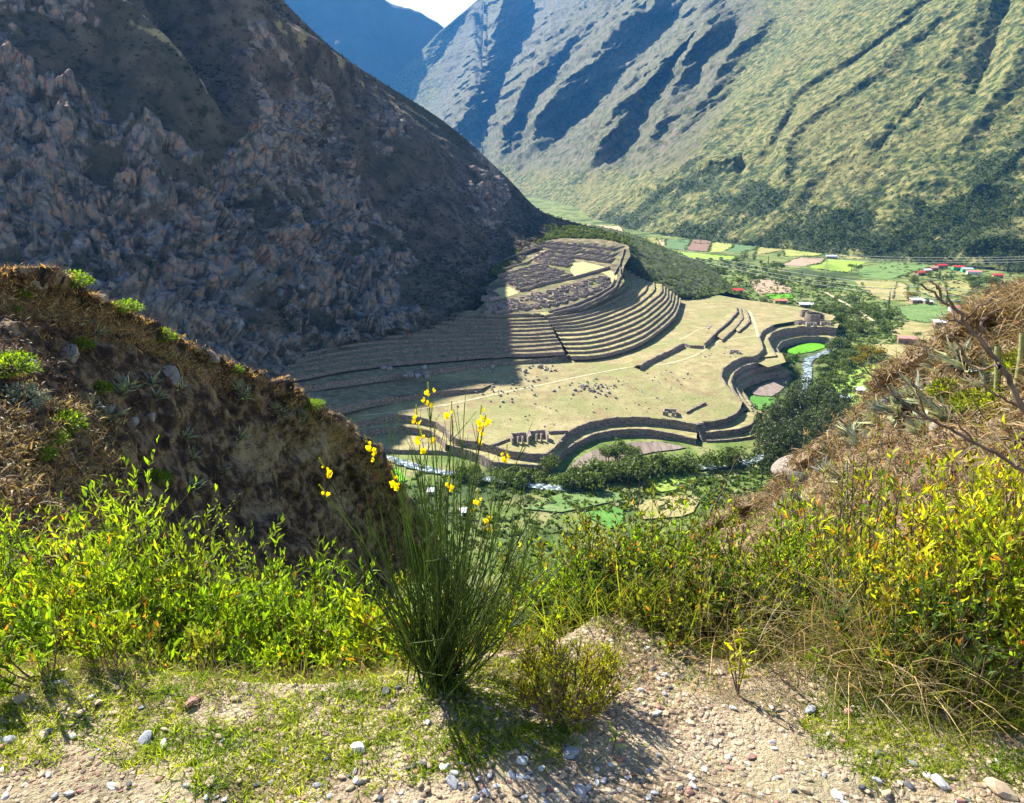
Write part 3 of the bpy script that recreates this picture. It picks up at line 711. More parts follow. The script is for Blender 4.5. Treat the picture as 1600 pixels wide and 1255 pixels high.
stone_row([(905, 562), (925, 572), (960, 590), (1000, 610), (1040, 628)], 90, 1.1, "broken line of stones slanting down across the plateau")
stone_row([(985, 578), (1020, 595), (1060, 612), (1100, 630)], 50, .8, "faint line of stones beside the long straight wall")
# paths on the plateau
def ribbon(name, px, w, mat_, off=.12, fn=ZP, n=80, label=None):
    P = hit([p[0] for p in px], [p[1] for p in px], fn, 100, 4000); P = smooth_pl(P, n)
    T = np.gradient(P[:, :2], axis=0); T /= np.linalg.norm(T, axis=1, keepdims=True); Nv = np.c_[-T[:, 1], T[:, 0]]
    ww = w * (1 + .25 * RNG.uniform(-1, 1, n)) / 2
    rows = []
    for k in (-1, -.4, .4, 1):
        q = P.copy(); q[:, :2] += Nv * (ww * k)[:, None]; q[:, 2] = fn(q[:, 0], q[:, 1]) + off; rows.append(q)
    F = grid_faces(4, n)[:, ::-1]
    o = link(name, mesh_np(name, np.array(rows), F, mat_)); tag(o, label, kind="structure"); return o
ribbon("path", [(690, 634), (735, 625), (800, 611), (860, 599), (900, 590), (940, 582), (985, 574), (1040, 569), (1080, 558), (1105, 545), (1123, 533)], 1.9, M_PATHC, n=140)
ribbon("path", [(560, 650), (600, 646), (650, 640), (700, 632)], 1.5, M_PATHC)
ribbon("path", [(1123, 533), (1150, 529), (1185, 524)], 1.6, M_PATHC)
ribbon("path", [(1185, 527), (1181, 512), (1176, 497), (1170, 486)], 2.4, M_PATHC)
ribbon("path", [(1020, 540), (1060, 532), (1090, 516), (1102, 512)], 1.2, M_PATHC)
# stair between the lower walls
st = MB()
a0 = onP([(1093, 661)])[0]; b0 = onP([(1104, 692)], -8)[0]
for k in range(16):
    t = k / 15; c = a0 * (1 - t) + b0 * t; st.box((c[0], c[1], c[2] - 1.2), 5.0, 1.4, 1.25 + .1 * (k % 2), rz=.3)
tag(link("stone_stair", st.build("stone_stair", M_WALL)), "stone stair down between the lower terrace walls", "stair")

# ---- ground of the ruined town and the slope to its right
rp = [(735, 494), (760, 470), (764, 444), (782, 432), (800, 410), (830, 392), (850, 376), (880, 372), (920, 372), (960, 376), (982, 384), (985, 400), (975, 416), (972, 430), (976, 440), (966, 452), (946, 466), (912, 482), (880, 490), (852, 493), (800, 496), (760, 496)]
M_RUING = mat("ruin_ground", [(0.34, (.07, .06, .032)), (0.5, (.15, .125, .065)), (0.66, (.30, .25, .13))], scale=.12, bump=.5, bscale=1, bdist=.3, big=[(0.05, (.15, .17, .05), .52, .66)])
pr = hit([p[0] for p in rp], [p[1] for p in rp], ZR, 100, 3000)
tag(link("ruin_ground", poly_mesh("ruin_ground", pr, ZR, M_RUING, 5)), "trodden grass between the ruined houses", kind="structure")
M_SCRUBG = mat("scrub_slope", [(0.3, (.022, .035, .013)), (0.5, (.065, .08, .03)), (0.7, (.15, .14, .06))], scale=.12, detail=9, bump=1, bscale=.3, bdist=2)
tl = [((900, 371), -83), ((940, 373), -84), ((970, 380), -88), ((985, 393), -94), ((1005, 412), -103), ((1035, 434), -115), ((1064, 458), -127), ((1090, 466), -133)]
bl = [(930, 353), (985, 368), (1020, 382), (1055, 396), (1100, 412), (1135, 438), (1160, 462), (1180, 472)]
T0 = np.array([atz(p[0], p[1], z) for p, z in tl]); B0 = np.array([atz(p[0], p[1], -152) for p in bl])
rows = [T0 + np.array([-25, 10, -10]), T0] + [T0 * (1 - t) + B0 * t + np.array([0, 0, 7 * math.sin(math.pi * t)]) for t in (.25, .5, .75)] + [B0]
V = loft(np.array(rows), 60, 120); V = V + np.array([0, 0, 1.0]) * (3.0 * fbm(V * .05, 4, 71) + 1.2 * fbm(V * .2, 3, 72))[..., None]
tag(link("hill_slope", mesh_np("hill_slope", V, grid_faces(60, 120), M_SCRUBG)), "dark scrubby slope falling from the ruins to the river", kind="structure")
EAST_V = V

# ---- houses of the ruined town
def room_mesh(w, d, h, th, door, r, broken):
    mb = MB()
    def seg(x0, y0, x1, y1, hh):
        n = max(2, int(math.hypot(x1 - x0, y1 - y0) / 1.6)); t = np.linspace(0, 1, n + 1)
        dx, dy = (x1 - x0), (y1 - y0); L = math.hypot(dx, dy); nx, ny = -dy / L * th / 2, dx / L * th / 2
        X = x0 + dx * t; Y = y0 + dy * t; H = hh * (1 - broken * r.uniform(0, 1, n + 1))
        a = np.c_[X - nx, Y - ny, X * 0 - 1.5]; b = np.c_[X - nx, Y - ny, H]; c = np.c_[X + nx, Y + ny, H]; e = np.c_[X + nx, Y + ny, X * 0 - 1.5]
        V = np.array([a, b, c, e]); mb.add(V, grid_faces(4, n + 1)); m = n + 1
        mb.add(np.concatenate([V[:, 0], V[:, -1]]), [[0, 1, 2, 3], [7, 6, 5, 4]])
    W2, D2_ = w / 2, d / 2; g = .22 * w
    sides = [((-W2, -D2_), (W2, -D2_)), ((W2, -D2_), (W2, D2_)), ((W2, D2_), (-W2, D2_)), ((-W2, D2_), (-W2, -D2_))]
    for k, (a, b) in enumerate(sides):
        a = np.array(a); b = np.array(b)
        e = (b - a) / np.linalg.norm(b - a) * th / 2
        if k % 2: a2, b2 = a - e * .98 * 0 + e * 1.0, b - e * 1.0
        else: a2, b2 = a - e, b + e
        if k == door:
            m = (a2 + b2) / 2; u = (b2 - a2) / np.linalg.norm(b2 - a2)
            seg(*a2, *(m - u * .55), h); seg(*(m + u * .55), *b2, h)
        else: seg(*a2, *b2, h)
    return mb
def Z6(X, Y): return (760 + X / 6.667, 360 + Y / 6.667)
M_RUIN = mat("ruin_stone", [(0.28, (.12, .09, .08)), (0.45, (.25, .20, .17)), (0.6, (.37, .31, .27)), (0.78, (.52, .46, .41))], scale=1.2, detail=5, bump=.9, bscale=1.8, bdist=.35, rough=.95)
PROT = [room_mesh(1, 1, 1, .16, k % 4, np.random.default_rng(k), .25).build("ruined_house", M_RUIN) for k in range(1)]
rr5 = np.random.default_rng(5)
def block(TL, TR, BR, BL, nc, nr, label, h=2.6, skip=.06, jitter=.03, fill=.88, court=None):
    q = [np.array(Z6(*p)) for p in (TL, TR, BR, BL)]
    for i in range(nr):
        for j in range(nc):
            if rr5.random() < skip: continue
            def pt(u, v):
                p = (q[0] * (1 - u) + q[1] * u) * (1 - v) + (q[3] * (1 - u) + q[2] * u) * v
                return hit(p[0], p[1], ZR, 200, 2500)
            u0, u1, v0, v1 = j / nc, (j + 1) / nc, i / nr, (i + 1) / nr
            a, b, c, d = pt(u0, v0), pt(u1, v0), pt(u1, v1), pt(u0, v1)
            ce = (a + b + c + d) / 4; ex = ((b - a) + (c - d)) / 2; ey = ((a - d) + (b - c)) / 2
            w = np.hypot(*ex[:2]) * fill; dd = abs(ex[0] * ey[1] - ex[1] * ey[0]) / np.hypot(*ex[:2]) * fill
            rz = math.atan2(ex[1], ex[0]) + rr5.normal(0, jitter * 3)
            if court and (i + j) % 2: continue
            mb = room_mesh(w * rr5.uniform(.85, 1.0), dd * rr5.uniform(.85, 1.0), h * rr5.uniform(.7, 1.15), .6, rr5.integers(4), rr5, .3)
            o = link("ruined_house", mb.build("ruined_house", M_RUIN), loc=(ce[0] + rr5.normal(0, jitter * 8), ce[1] + rr5.normal(0, jitter * 8), ce[2])); o.rotation_euler[2] = rz
            tag(o, label, "ruin", label.replace("roofless", "roofless").split(" in the ")[-1] + " houses")
block((640, 110), (800, 130), (640, 370), (500, 330), 2, 6, "small roofless stone house in the upper left rows of the ruined town", h=2.3)
block((830, 120), (1000, 135), (850, 400), (680, 370), 2, 6, "small roofless stone house in the upper middle rows of the ruined town", h=2.3)
block((1050, 125), (1400, 160), (1290, 350), (925, 300), 4, 3, "roofless stone house in the square upper right block of the ruined town", h=2.3)
block((140, 470), (560, 350), (900, 470), (370, 650), 4, 4, "tall walled roofless stone house in the stepped left block of the ruined town", h=2.8, jitter=.01, skip=0)
block((20, 790), (620, 640), (620, 810), (20, 880), 8, 3, "low roofless stone house in the crowded lower left quarter of the ruined town", h=2.3, jitter=.16)
block((640, 630), (1230, 470), (1290, 600), (640, 820), 7, 3, "low roofless stone house in the crowded lower right quarter of the ruined town", h=2.3, jitter=.14)
block((0, 660), (110, 700), (110, 760), (0, 750), 1, 1, "roofless stone house at the far left edge of the town by the shade line", h=3, skip=0)
def rwall(pts, h, label):
    p = [Z6(*q) for q in pts]; P = hit([a[0] for a in p], [a[1] for a in p], ZR, 200, 2500); P[:, 2] += h
    tag(link("stone_wall", stone_wall("stone_wall", P, h, close=outward(P))), label, "stone wall")
rwall([(0, 905), (260, 895), (560, 890)], 1.6, "long wall along the bottom edge of the lower ruins")
rwall([(650, 865), (900, 800), (1130, 700), (1290, 610), (1340, 520)], 1.8, "curved wall along the lower right edge of the ruined town")
rwall([(345, 640), (640, 560), (900, 510), (1160, 440), (1290, 400)], 2.2, "long wall between the upper and lower quarters of the ruined town")
rwall([(700, 880), (960, 815), (1190, 715), (1345, 610), (1400, 500), (1395, 400)], 1.6, "outer curved wall along the right margin of the ruined town")
rwall([(1330, 470), (1385, 380), (1420, 280), (1440, 200)], 1.8, "curved wall right of the square block of ruined houses")
rwall([(180, 420), (420, 350), (640, 225)], 1.8, "wall along the lower side of the yellow lawn strip in the ruins")
rwall([(175, 345), (300, 290), (440, 240), (580, 195)], 3.6, "back wall behind the yellow lawn strip under the bushes")
rwall([(0, 640), (60, 670), (120, 715)], 3.6, "angled wall at the left of the tan mound in the ruins")
def court(pts, label, m=M_LAWN, off=.25):
    p = [Z6(*q) for q in pts]; P = hit([a[0] for a in p], [a[1] for a in p], ZR, 200, 2500)
    tag(link("lawn", poly_mesh("lawn", P, ZR, m, 4, off)), label, kind="structure")
M_YEL = mat("yellow_lawn", [(0.3, (.38, .33, .13)), (0.7, (.50, .42, .20))], scale=.2, bump=.3, bscale=1.5, bdist=.2)
court([(180, 410), (420, 330), (570, 215), (645, 222), (520, 320), (300, 400)], "yellow lawn strip", M_YEL)
court([(905, 345), (1010, 330), (1240, 385), (1050, 440), (930, 495), (870, 420)], "yellow lawn", M_YEL)
court([(20, 660), (130, 600), (240, 590), (340, 655), (130, 725)], "tan mound", M_YEL)
court([(1200, 440), (1290, 425), (1365, 460), (1350, 560), (1300, 590), (1300, 500)], "bare yellow strip", M_YEL)
# ---- ruins on the plateau
def ruin_at(px, py, w, d, h, rz, label, dz=0.0, door=0, th=.8, three=False):
    p = onP([(px, py)], dz)[0]; r = np.random.default_rng(int(px)); t = empty("ruined_building", (p[0], p[1], p[2]), rz); tag(t, label, "ruin")
    W2, D2_ = w / 2, d / 2
    segs = [((-W2, D2_), (W2, D2_)), ((-W2, -D2_), (-W2, D2_ - th)), ((W2, -D2_), (W2, D2_ - th))]
    if three: segs += [((-.14 * w, -D2_), (-.14 * w + .001, -D2_ + d * .35)), ((.14 * w, -D2_), (.14 * w + .001, -D2_ + d * .35))]
    else: segs += [((-W2 + th, -D2_), (-.13 * w, -D2_)), ((.13 * w, -D2_), (W2 - th, -D2_))]
    for a, b in segs:
        a = np.array(a); b = np.array(b); n = 4; tt = np.linspace(0, 1, n + 1)[:, None]; L = a + (b - a) * tt; u = (b - a) / np.linalg.norm(b - a); nv = np.array([-u[1], u[0]]) * th / 2
        H = h * r.uniform(.86, 1.03, n + 1)[:, None]; mb = MB()
        V = np.array([np.c_[L - nv, H * 0 - 1.2], np.c_[L - nv, H], np.c_[L + nv, H], np.c_[L + nv, H * 0 - 1.2]]); mb.add(V, grid_faces(4, n + 1)); mb.add(np.concatenate([V[:, 0], V[:, -1]]), [[0, 1, 2, 3], [7, 6, 5, 4]])
        link("wall", mb.build("wall", M_RUIN), t)
    return t
ruin_at(812, 691, 8.6, 8, 4.2, .12, "left one of the two open-fronted stone ruins by the plateau edge", three=True)
ruin_at(841, 687, 9.2, 8, 4.2, .12, "right one of the two open-fronted stone ruins by the plateau edge", three=True)
ruin_at(1047, 647, 7.5, 6, 2.4, -.25, "small square roofless ruin near the head of the stone stair")
ruin_at(1148, 552, 7, 5, 1.9, -.2, "small crumbled ruin on the lawn between path and bay")
# the round ruin on its promontory
def ring(px, py, r0, h, label, sq=1.0, gap=.5, dz=0.0):
    p = onP([(px, py)], dz)[0]; n = 30; a = np.linspace(gap, 2 * math.pi - gap * .2, n) - 1.2
    P = np.c_[p[0] + r0 * np.cos(a), p[1] + r0 * sq * np.sin(a), np.full(n, p[2] + h)]
    me = stone_wall("round_ruin", P, h + 2.5, th=1.0, cap=.1, jit=.4, close=1); tag(link("round_ruin", me), label, "ruin")
ring(1272, 500, 8.0, 6.0, "round roofless stone tower ruin on the promontory above the green bay", gap=.3)
ring(1259, 495, 5.0, 5.4, "horseshoe shaped walled enclosure against the left of the round ruin", gap=.8)
ruin_at(1250, 505, 8, 5, 2.6, .5, "low walled enclosure left of the round ruin")
ruin_at(1267, 508, 9, 4, 2.2, .15, "low walled enclosure in front of the round ruin")
ruin_at(1290, 506, 8, 4, 1.8, -.1, "low walled enclosure right of the round ruin")
# ---- boulders
def boulder(px, py, s, label, group=None, fn=ZP, dz=0.0, sq=(1, 1, 1), mat_=M_BOULD, name="boulder"):
    p = hit(px, py, lambda x, y: fn(x, y) + dz, 50, 4000); k = RNG.integers(len(BM[mat_.name]))
    o = link(name, BM[mat_.name][k], loc=tuple(p + np.array([0, 0, .22 * s]))); o.scale = (s * sq[0], s * sq[1], s * sq[2]); o.rotation_euler = (RNG.uniform(-.3, .3), RNG.uniform(-.3, .3), RNG.uniform(0, 6.3))
    tag(o, label, "boulder", group); return o
BM = {M_BOULD.name: [mesh_np("boulder", v, f, M_BOULD, False) for v, f in ROCK]}
boulder(872, 548, 9.5, "big pale grey boulder at the foot of the fan terraces", sq=(.9, .8, 1.3), dz=2)
boulder(781, 513, 7, "big pale boulder lying on the shaded terraces below the ruins", dz=12)
for (x, y, s) in [(600, 577, 5), (609, 578, 5), (597, 561, 4), (641, 588, 6), (653, 592, 6.5), (665, 586, 6), (668, 590, 5), (662, 577, 5), (634, 589, 4)]:
    boulder(x, y, s, "dark boulder among the heap of large ones lying on the shaded terrace lawn", "boulders on the shaded lawn", dz=3)
gB = "boulders scattered on the sunlit plateau"
cl = [((925, 608), 28, 8, 70, 1.8), ((790, 612), 35, 10, 30, 1.6), ((790, 577), 30, 5, 22, 2.2), ((860, 576), 30, 4, 16, 2.0), ((1050, 590), 30, 8, 24, 1.2), ((850, 640), 90, 22, 26, 1.2), ((1120, 555), 40, 6, 14, 1.2), ((820, 597), 40, 8, 26, 1.8), ((1040, 560), 25, 6, 10, 1.2), ((1000, 630), 60, 12, 14, 1.0)]
for (c, sx, sy, n, s) in cl:
    for k in range(n):
        boulder(c[0] + RNG.normal(0, sx) * .75, c[1] + RNG.normal(0, sy) * .75, s * RNG.uniform(.4, 1.5), "weathered boulder lying on the open sunlit lawn of the plateau", gB)
for (x, y, s) in [(769, 575, 4), (845, 575, 5), (821, 582, 4), (790, 570, 3), (810, 578, 3), (1113, 513, 5), (1108, 514, 4)]:
    boulder(x, y, s, "larger grey boulder standing out on the lawn under the terraces", "larger boulders under the terraces")
# ================================================================== FIELDS, RIVER
def pxz(pl, dx, dy, s): return [(dx + x / s, dy + y / s) for x, y in pl]
def fm(name, c, c2=None, sc=.08, big=None, rows=None):
    c2 = c2 or tuple(v * 1.3 for v in c); big = (big or []) + [(.03, tuple(v * .72 for v in c), .5, .68), (.35, tuple(v * .6 for v in c), .54, .7)]; m = mat(name, [(.3, c), (.7, c2)], scale=sc, detail=8, bump=.4, bscale=.8, bdist=.4, big=big, stretch=rows or (1, 1, 1)); return m
G_TAN = fm("field_tan", (.36, .28, .17)); G_BLU = fm("field_bluegreen", (.08, .155, .055), (.14, .21, .09)); G_BRN = fm("field_brown", (.19, .12, .085), (.26, .17, .12)); G_YEL = fm("field_yellow", (.26, .30, .07), (.36, .36, .12))
G_OLV = fm("field_olive", (.24, .24, .07), (.36, .31, .13)); G_PNK = fm("field_dry_pink", (.33, .23, .16), (.40, .30, .20)); G_GRN = fm("field_green", (.07, .20, .03), (.12, .26, .05)); G_LIME = fm("field_lime", (.20, .34, .035), (.30, .38, .07), big=[(.03, (.34, .32, .11), .5, .65)])
G_CRP = fm("field_crops", (.09, .18, .045), (.20, .26, .09), .15); G_DRY = fm("field_dry", (.30, .26, .10), (.38, .31, .15), big=[(.03, (.22, .25, .07), .5, .65)]); G_NEON = fm("field_bright", (.09, .30, .01), (.14, .38, .02))
G_TILL = fm("field_tilled", (.17, .13, .11), (.30, .24, .19), .5, rows=(3.0, .25, 1))
def field(pts, m, label=None, off=.25, fn=ZV, step=14):
    P = hit([p[0] for p in pts], [p[1] for p in pts], fn, 100, 5000)
    o = link("field", poly_mesh("field", P, fn, m, step, off)); tag(o, label, kind="structure")
z3 = lambda pl: pxz(pl, 1000, 340, 4); z4 = lambda pl: pxz(pl, 1250, 340, 4.571); z5 = lambda pl: pxz(pl, 520, 590, 4); z6 = lambda pl: pxz(pl, 860, 560, 3.636)
FL = [(z3([(30, 145), (160, 138), (155, 185), (60, 180)]), G_TAN), (z3([(165, 138), (320, 140), (285, 205), (160, 195)]), G_BLU), (z3([(323, 140), (457, 136), (425, 214), (287, 208)]), G_BRN), (z3([(461, 136), (606, 137), (570, 190), (500, 218), (430, 216)]), G_YEL),
      (z3([(610, 137), (765, 150), (718, 200), (620, 218), (520, 218), (580, 190)]), G_BLU), (z3([(768, 153), (880, 165), (892, 200), (820, 222), (722, 232), (730, 200)]), G_OLV), (z3([(900, 172), (1100, 190), (1180, 215), (1110, 240), (900, 245)]), G_YEL),
      (z3([(1120, 195), (1250, 215), (1420, 255), (1300, 262), (1240, 240)]), G_OLV), (z3([(880, 295), (1000, 250), (1160, 256), (1130, 285), (1010, 308)]), G_PNK), (z3([(1165, 258), (1420, 278), (1290, 345), (1050, 315), (1130, 290)]), G_LIME),
      (z4([(430, 350), (700, 320), (860, 335), (945, 350), (800, 390), (640, 445), (480, 435), (400, 400)]), G_CRP), (z4([(390, 455), (620, 450), (770, 480), (770, 600), (600, 590), (500, 560), (430, 500)]), G_DRY), (z4([(880, 465), (1150, 445), (1245, 480), (1200, 545), (960, 572), (830, 525)]), G_OLV),
      (z4([(690, 640), (900, 612), (1085, 650), (1100, 720), (900, 752), (750, 725)]), G_CRP), (z4([(620, 830), (740, 745), (960, 762), (1000, 830), (1100, 850), (960, 905), (820, 880)]), G_DRY), (z4([(1010, 822), (1140, 780), (1165, 820), (1110, 852)]), G_GRN),
      (z4([(385, 970), (560, 902), (960, 930), (975, 975), (840, 1050), (470, 1020)]), G_DRY), (z4([(200, 1230), (260, 1120), (330, 1030), (640, 1070), (800, 1105), (760, 1300), (600, 1400), (300, 1420)]), G_LIME), (z4([(1160, 700), (1450, 700), (1300, 790), (1170, 780)]), G_PNK),
      (z4([(-10, 212), (180, 230), (420, 262), (520, 290), (420, 300), (200, 262), (0, 240)]), G_OLV), (z3([(690, 390), (850, 390), (945, 440), (950, 474), (740, 480), (700, 440)]), G_PNK), (z3([(400, 380), (540, 375), (520, 425), (440, 425)]), G_NEON), (z3([(780, 482), (955, 479), (955, 510), (830, 516)]), G_NEON),
      (z3([(915, 835), (1000, 795), (1205, 762), (1160, 815), (1060, 845), (950, 860)]), G_NEON), (z3([(905, 885), (975, 858), (970, 910), (920, 915)]), G_NEON), (z3([(690, 1100), (750, 1050), (860, 1005), (980, 975), (940, 1025), (880, 1085), (830, 1122), (720, 1115)]), G_TILL), (z3([(665, 1120), (830, 1126), (850, 1175), (730, 1210)]), G_GRN),
      (z5([(240, 545), (400, 565), (470, 640), (420, 680), (290, 600)]), G_NEON), (z6([(90, 640), (140, 590), (220, 535), (430, 485), (620, 478), (790, 512), (560, 540), (390, 590), (200, 650)]), G_TILL), (z6([(180, 890), (300, 850), (390, 838), (430, 900), (380, 990)]), G_GRN),
      (z6([(560, 690), (650, 645), (790, 650), (850, 700), (760, 740), (620, 770)]), G_LIME), (z6([(-150, 860), (60, 770), (330, 760), (480, 790), (300, 830), (60, 880)]), G_CRP), (z6([(500, 830), (700, 780), (860, 790), (800, 900), (520, 920)]), G_DRY),
      (pxz([(700, 40), (1080, 55), (1100, 95), (950, 80), (820, 95)], 700, 340, 4), G_TAN), (pxz([(1240, 130), (1300, 130), (1330, 180), (1270, 200)], 700, 340, 4), G_OLV), (z3([(220, 215), (600, 245), (590, 275), (300, 260)]), G_LIME), (z3([(1260, 860), (1540, 790), (1600, 800), (1600, 880), (1380, 870)]), G_DRY),
      (z3([(350, 470), (560, 480), (560, 520), (380, 510)]), G_OLV), (z3([(1380, 395), (1600, 400), (1600, 450), (1400, 440)]), G_OLV)]
for k, (pl, m) in enumerate(FL):
    far_ = np.mean([p[1] for p in pl]) < 480
    field(pl, m, off=.22 + .012 * k, step=16 if far_ else 8)
EDGE = []
for k, (pl, m) in enumerate(FL):
    P = resample(hit([p[0] for p in pl + pl[:1]], [p[1] for p in pl + pl[:1]], ZV, 100, 5000), step=3.0); kk = fbm(P * .02, 3, k) > -.12; EDGE.append(P[kk] + RNG.normal(0, 1.0, (kk.sum(), 3)) * np.array([1, 1, 0]))
EDGE = np.concatenate(EDGE)
# river
M_RIVER = mat("river_water", [(0.35, (.06, .10, .12)), (0.5, (.15, .20, .21)), (0.58, (.45, .50, .52)), (0.75, (.70, .73, .74))], scale=.35, detail=8, bump=.8, bscale=.7, bdist=.4, rough=.25, spec=.5)
riv = [(500, 690), (545, 702), (577, 711), (603, 717), (640, 728), (680, 738), (715, 743), (752, 749), (800, 756), (860, 764), (905, 764), (935, 752), (960, 741), (984, 737), (1030, 735), (1074, 733), (1121, 731), (1165, 724), (1205, 710), (1232, 690), (1243, 660), (1248, 635), (1252, 615), (1256, 602), (1262, 586), (1261, 570), (1268, 560), (1290, 552), (1312, 538), (1322, 524)]
ribbon("river", riv, 6.5, M_RIVER, off=.8, fn=ZV, n=400)
ribbon("dirt_road", [(1290, 458), (1320, 475), (1345, 490), (1365, 503)], 4, M_PATHC, off=.9, fn=ZV)
# ================================================================== TREES
def leaf_quads(P, Nr, s, r, aspect=.6):
    """small faces at points P turned roughly along Nr"""
    n = len(P); d = Nr + r.normal(0, .7, (n, 3)); d /= np.linalg.norm(d, axis=1, keepdims=True)
    a = np.cross(d, r.normal(size=(n, 3))); a /= np.linalg.norm(a, axis=1, keepdims=True) + 1e-9; b = np.cross(d, a)
    s = np.broadcast_to(np.asarray(s), (n,))[:, None]
    V = np.stack([P - a * s, P - b * s * aspect, P + a * s, P + b * s * aspect], 1).reshape(-1, 3)
    return V, np.arange(4 * n).reshape(n, 4)
def crown(lobes, n, s, seed, fill=.75):
    r = np.random.default_rng(seed); lobes = np.array(lobes, float); w = lobes[:, 3] ** 2; w /= w.sum(); k = r.choice(len(lobes), n, p=w)
    d = r.normal(size=(n, 3)); d /= np.linalg.norm(d, axis=1, keepdims=True); rad = lobes[k, 3] * r.uniform(fill, 1.08, n)
    P = lobes[k, :3] + d * rad[:, None] * np.array([1, 1, .85])
    V, F = leaf_quads(P, d, s * r.uniform(.6, 1.4, n), r)
    V += .0
    rnd = np.repeat(np.clip(.5 + .28 * vnoise(P * 7 + seed, 2) + r.uniform(-.25, .25, n), 0, 1), 4)
    return V, F, rnd
M_FOL = mat("foliage", [(0.3, (.055, .085, .02)), (0.7, (.11, .16, .035))], scale=3, bump=0, transl=(.35, (1.2, 1.5, .5)), rndcol=[(0, (.5, .5, .5)), (1, (1.7, 1.6, 1.2))], objrand=((.12, .13, .04), .55), spec=.3, rough=.6)
M_FOLD = mat("eucalyptus_foliage", [(0.3, (.04, .055, .02)), (0.7, (.085, .105, .04))], scale=3, transl=(.3, (1.1, 1.4, .6)), rndcol=[(0, (.45, .5, .45)), (1, (1.7, 1.6, 1.3))], spec=.3, rough=.6)
M_FOLY = mat("yellow_foliage", [(0.3, (.16, .14, .012)), (0.7, (.42, .30, .015))], scale=3, transl=(.35, (1.2, 1.2, .4)), rndcol=[(0, (.35, .5, .5)), (1, (1.3, 1.2, 1))])
M_BARK = mat("bark", [(0.3, (.07, .05, .035)), (0.7, (.17, .13, .10))], scale=2, bump=.5, bscale=4, bdist=.1)
def trunk_mesh(h, r0, seed, limbs=3, spread=.3):
    r = np.random.default_rng(seed); mb = MB(); z = np.linspace(-.03, h, 5)
    P = np.c_[r.normal(0, .008, 5).cumsum(), r.normal(0, .008, 5).cumsum(), z]; mb.tube(P, np.linspace(r0, r0 * .5, 5), 5)
    for k in range(limbs):
        a = r.uniform(0, 6.3); b = P[2 + k % 3]; e = b + np.array([math.cos(a) * spread * r.uniform(.6, 1), math.sin(a) * spread * r.uniform(.6, 1), r.uniform(.15, .3)])
        mb.tube(np.array([b, (b + e) / 2 + np.array([0, 0, .02]), e]), [r0 * .5, r0 * .35, r0 * .15], 4)
    return mb.build("trunk", M_BARK, True)
def lob(kind, r):
    if kind == "round":
        return [(0, 0, .62, .30)] + [(math.cos(a) * .22 * r.uniform(.8, 1.3), math.sin(a) * .22 * r.uniform(.8, 1.3), r.uniform(.45, .75), r.uniform(.13, .22)) for a in r.uniform(0, 6.3, 8)]
    if kind == "euc":
        return [(r.normal(0, .05) + .1 * math.cos(i * 2.4), r.normal(0, .05) + .1 * math.sin(i * 2.4), .30 + .66 * i / 11, (.115 - .004 * i) * r.uniform(.8, 1.3)) for i in range(12)]
    if kind == "cone":
        return [(r.normal(0, .015), r.normal(0, .015), .15 + .8 * i / 9, .12 * (1 - .7 * i / 9)) for i in range(10)]
    if kind == "flat":
        return [(math.cos(a) * .3 * q, math.sin(a) * .3 * q, r.uniform(.68, .85), r.uniform(.13, .2)) for a, q in zip(r.uniform(0, 6.3, 9), r.uniform(.2, 1.2, 9))]
    if kind == "bush":
        return [(math.cos(a) * .5 * q, math.sin(a) * .5 * q, r.uniform(.25, .6), r.uniform(.22, .42)) for a, q in zip(r.uniform(0, 6.3, 9), r.uniform(0, 1.1, 9))]
TREES = {}
for kind, n, s, mm, nv in (("round", 620, .042, M_FOL, 4), ("euc", 900, .024, M_FOLD, 4), ("cone", 420, .022, M_FOLD, 2), ("flat", 480, .04, M_FOL, 2), ("bush", 420, .075, M_FOL, 4), ("yellow", 480, .07, M_FOLY, 2)):
    TREES[kind] = []
    for v in range(nv):
        r = np.random.default_rng(100 + v); L = lob("bush" if kind == "yellow" else kind, r)
        V, F, rnd = crown(L, n, s, v + 10)
        cm = mesh_np("crown", V, F, mm, False, {"rnd": rnd})
        tm = trunk_mesh(.62 if kind in ("round", "flat") else (.9 if kind in ("euc", "cone") else .3), .028 if kind != "euc" else .014, v, 3, .25 if kind in ("round", "flat", "bush") else .1)
        TREES[kind].append((cm, tm))
ntree = [0]
def tree(px, py, h, kind, label, group=None, fn=ZV, dz=0.0, cat="tree", name=None, wide=1.0, P=None):
    if P is None: P = hit(px, py, lambda x, y: fn(x, y) + dz, 60, 5000)
    cm, tm = TREES[kind][RNG.integers(len(TREES[kind]))]
    name = name or {"round": "broadleaf_tree", "euc": "eucalyptus_tree", "cone": "cypress_tree", "flat": "spreading_tree", "bush": "bush", "yellow": "flowering_bush"}[kind]
    t = empty(name, tuple(P), RNG.uniform(0, 6.3)); t.scale = (h * wide * RNG.uniform(.85, 1.15), h * wide * RNG.uniform(.85, 1.15), h)
    tag(t, label, cat, group)
    link("trunk", tm, t); link("crown", cm, t); ntree[0] += 1
    return t
def in_poly(q, P):
    x, y = q; c = False; j = len(P) - 1
    for i in range(len(P)):
        if (P[i][1] > y) != (P[j][1] > y) and x < (P[j][0] - P[i][0]) * (y - P[i][1]) / (P[j][1] - P[i][1]) + P[i][0]: c = not c
        j = i
    return c
def scat(poly, n):
    xs = [p[0] for p in poly]; ys = [p[1] for p in poly]; out = []
    while len(out) < n:
        q = (RNG.uniform(min(xs), max(xs)), RNG.uniform(min(ys), max(ys)))
        if in_poly(q, poly): out.append(q)
    return out
def grove(poly, n, hs, kinds, label, group, **k):
    for q in scat(poly, n): tree(q[0], q[1], RNG.uniform(*hs), kinds[RNG.integers(len(kinds))], label, group, **k)
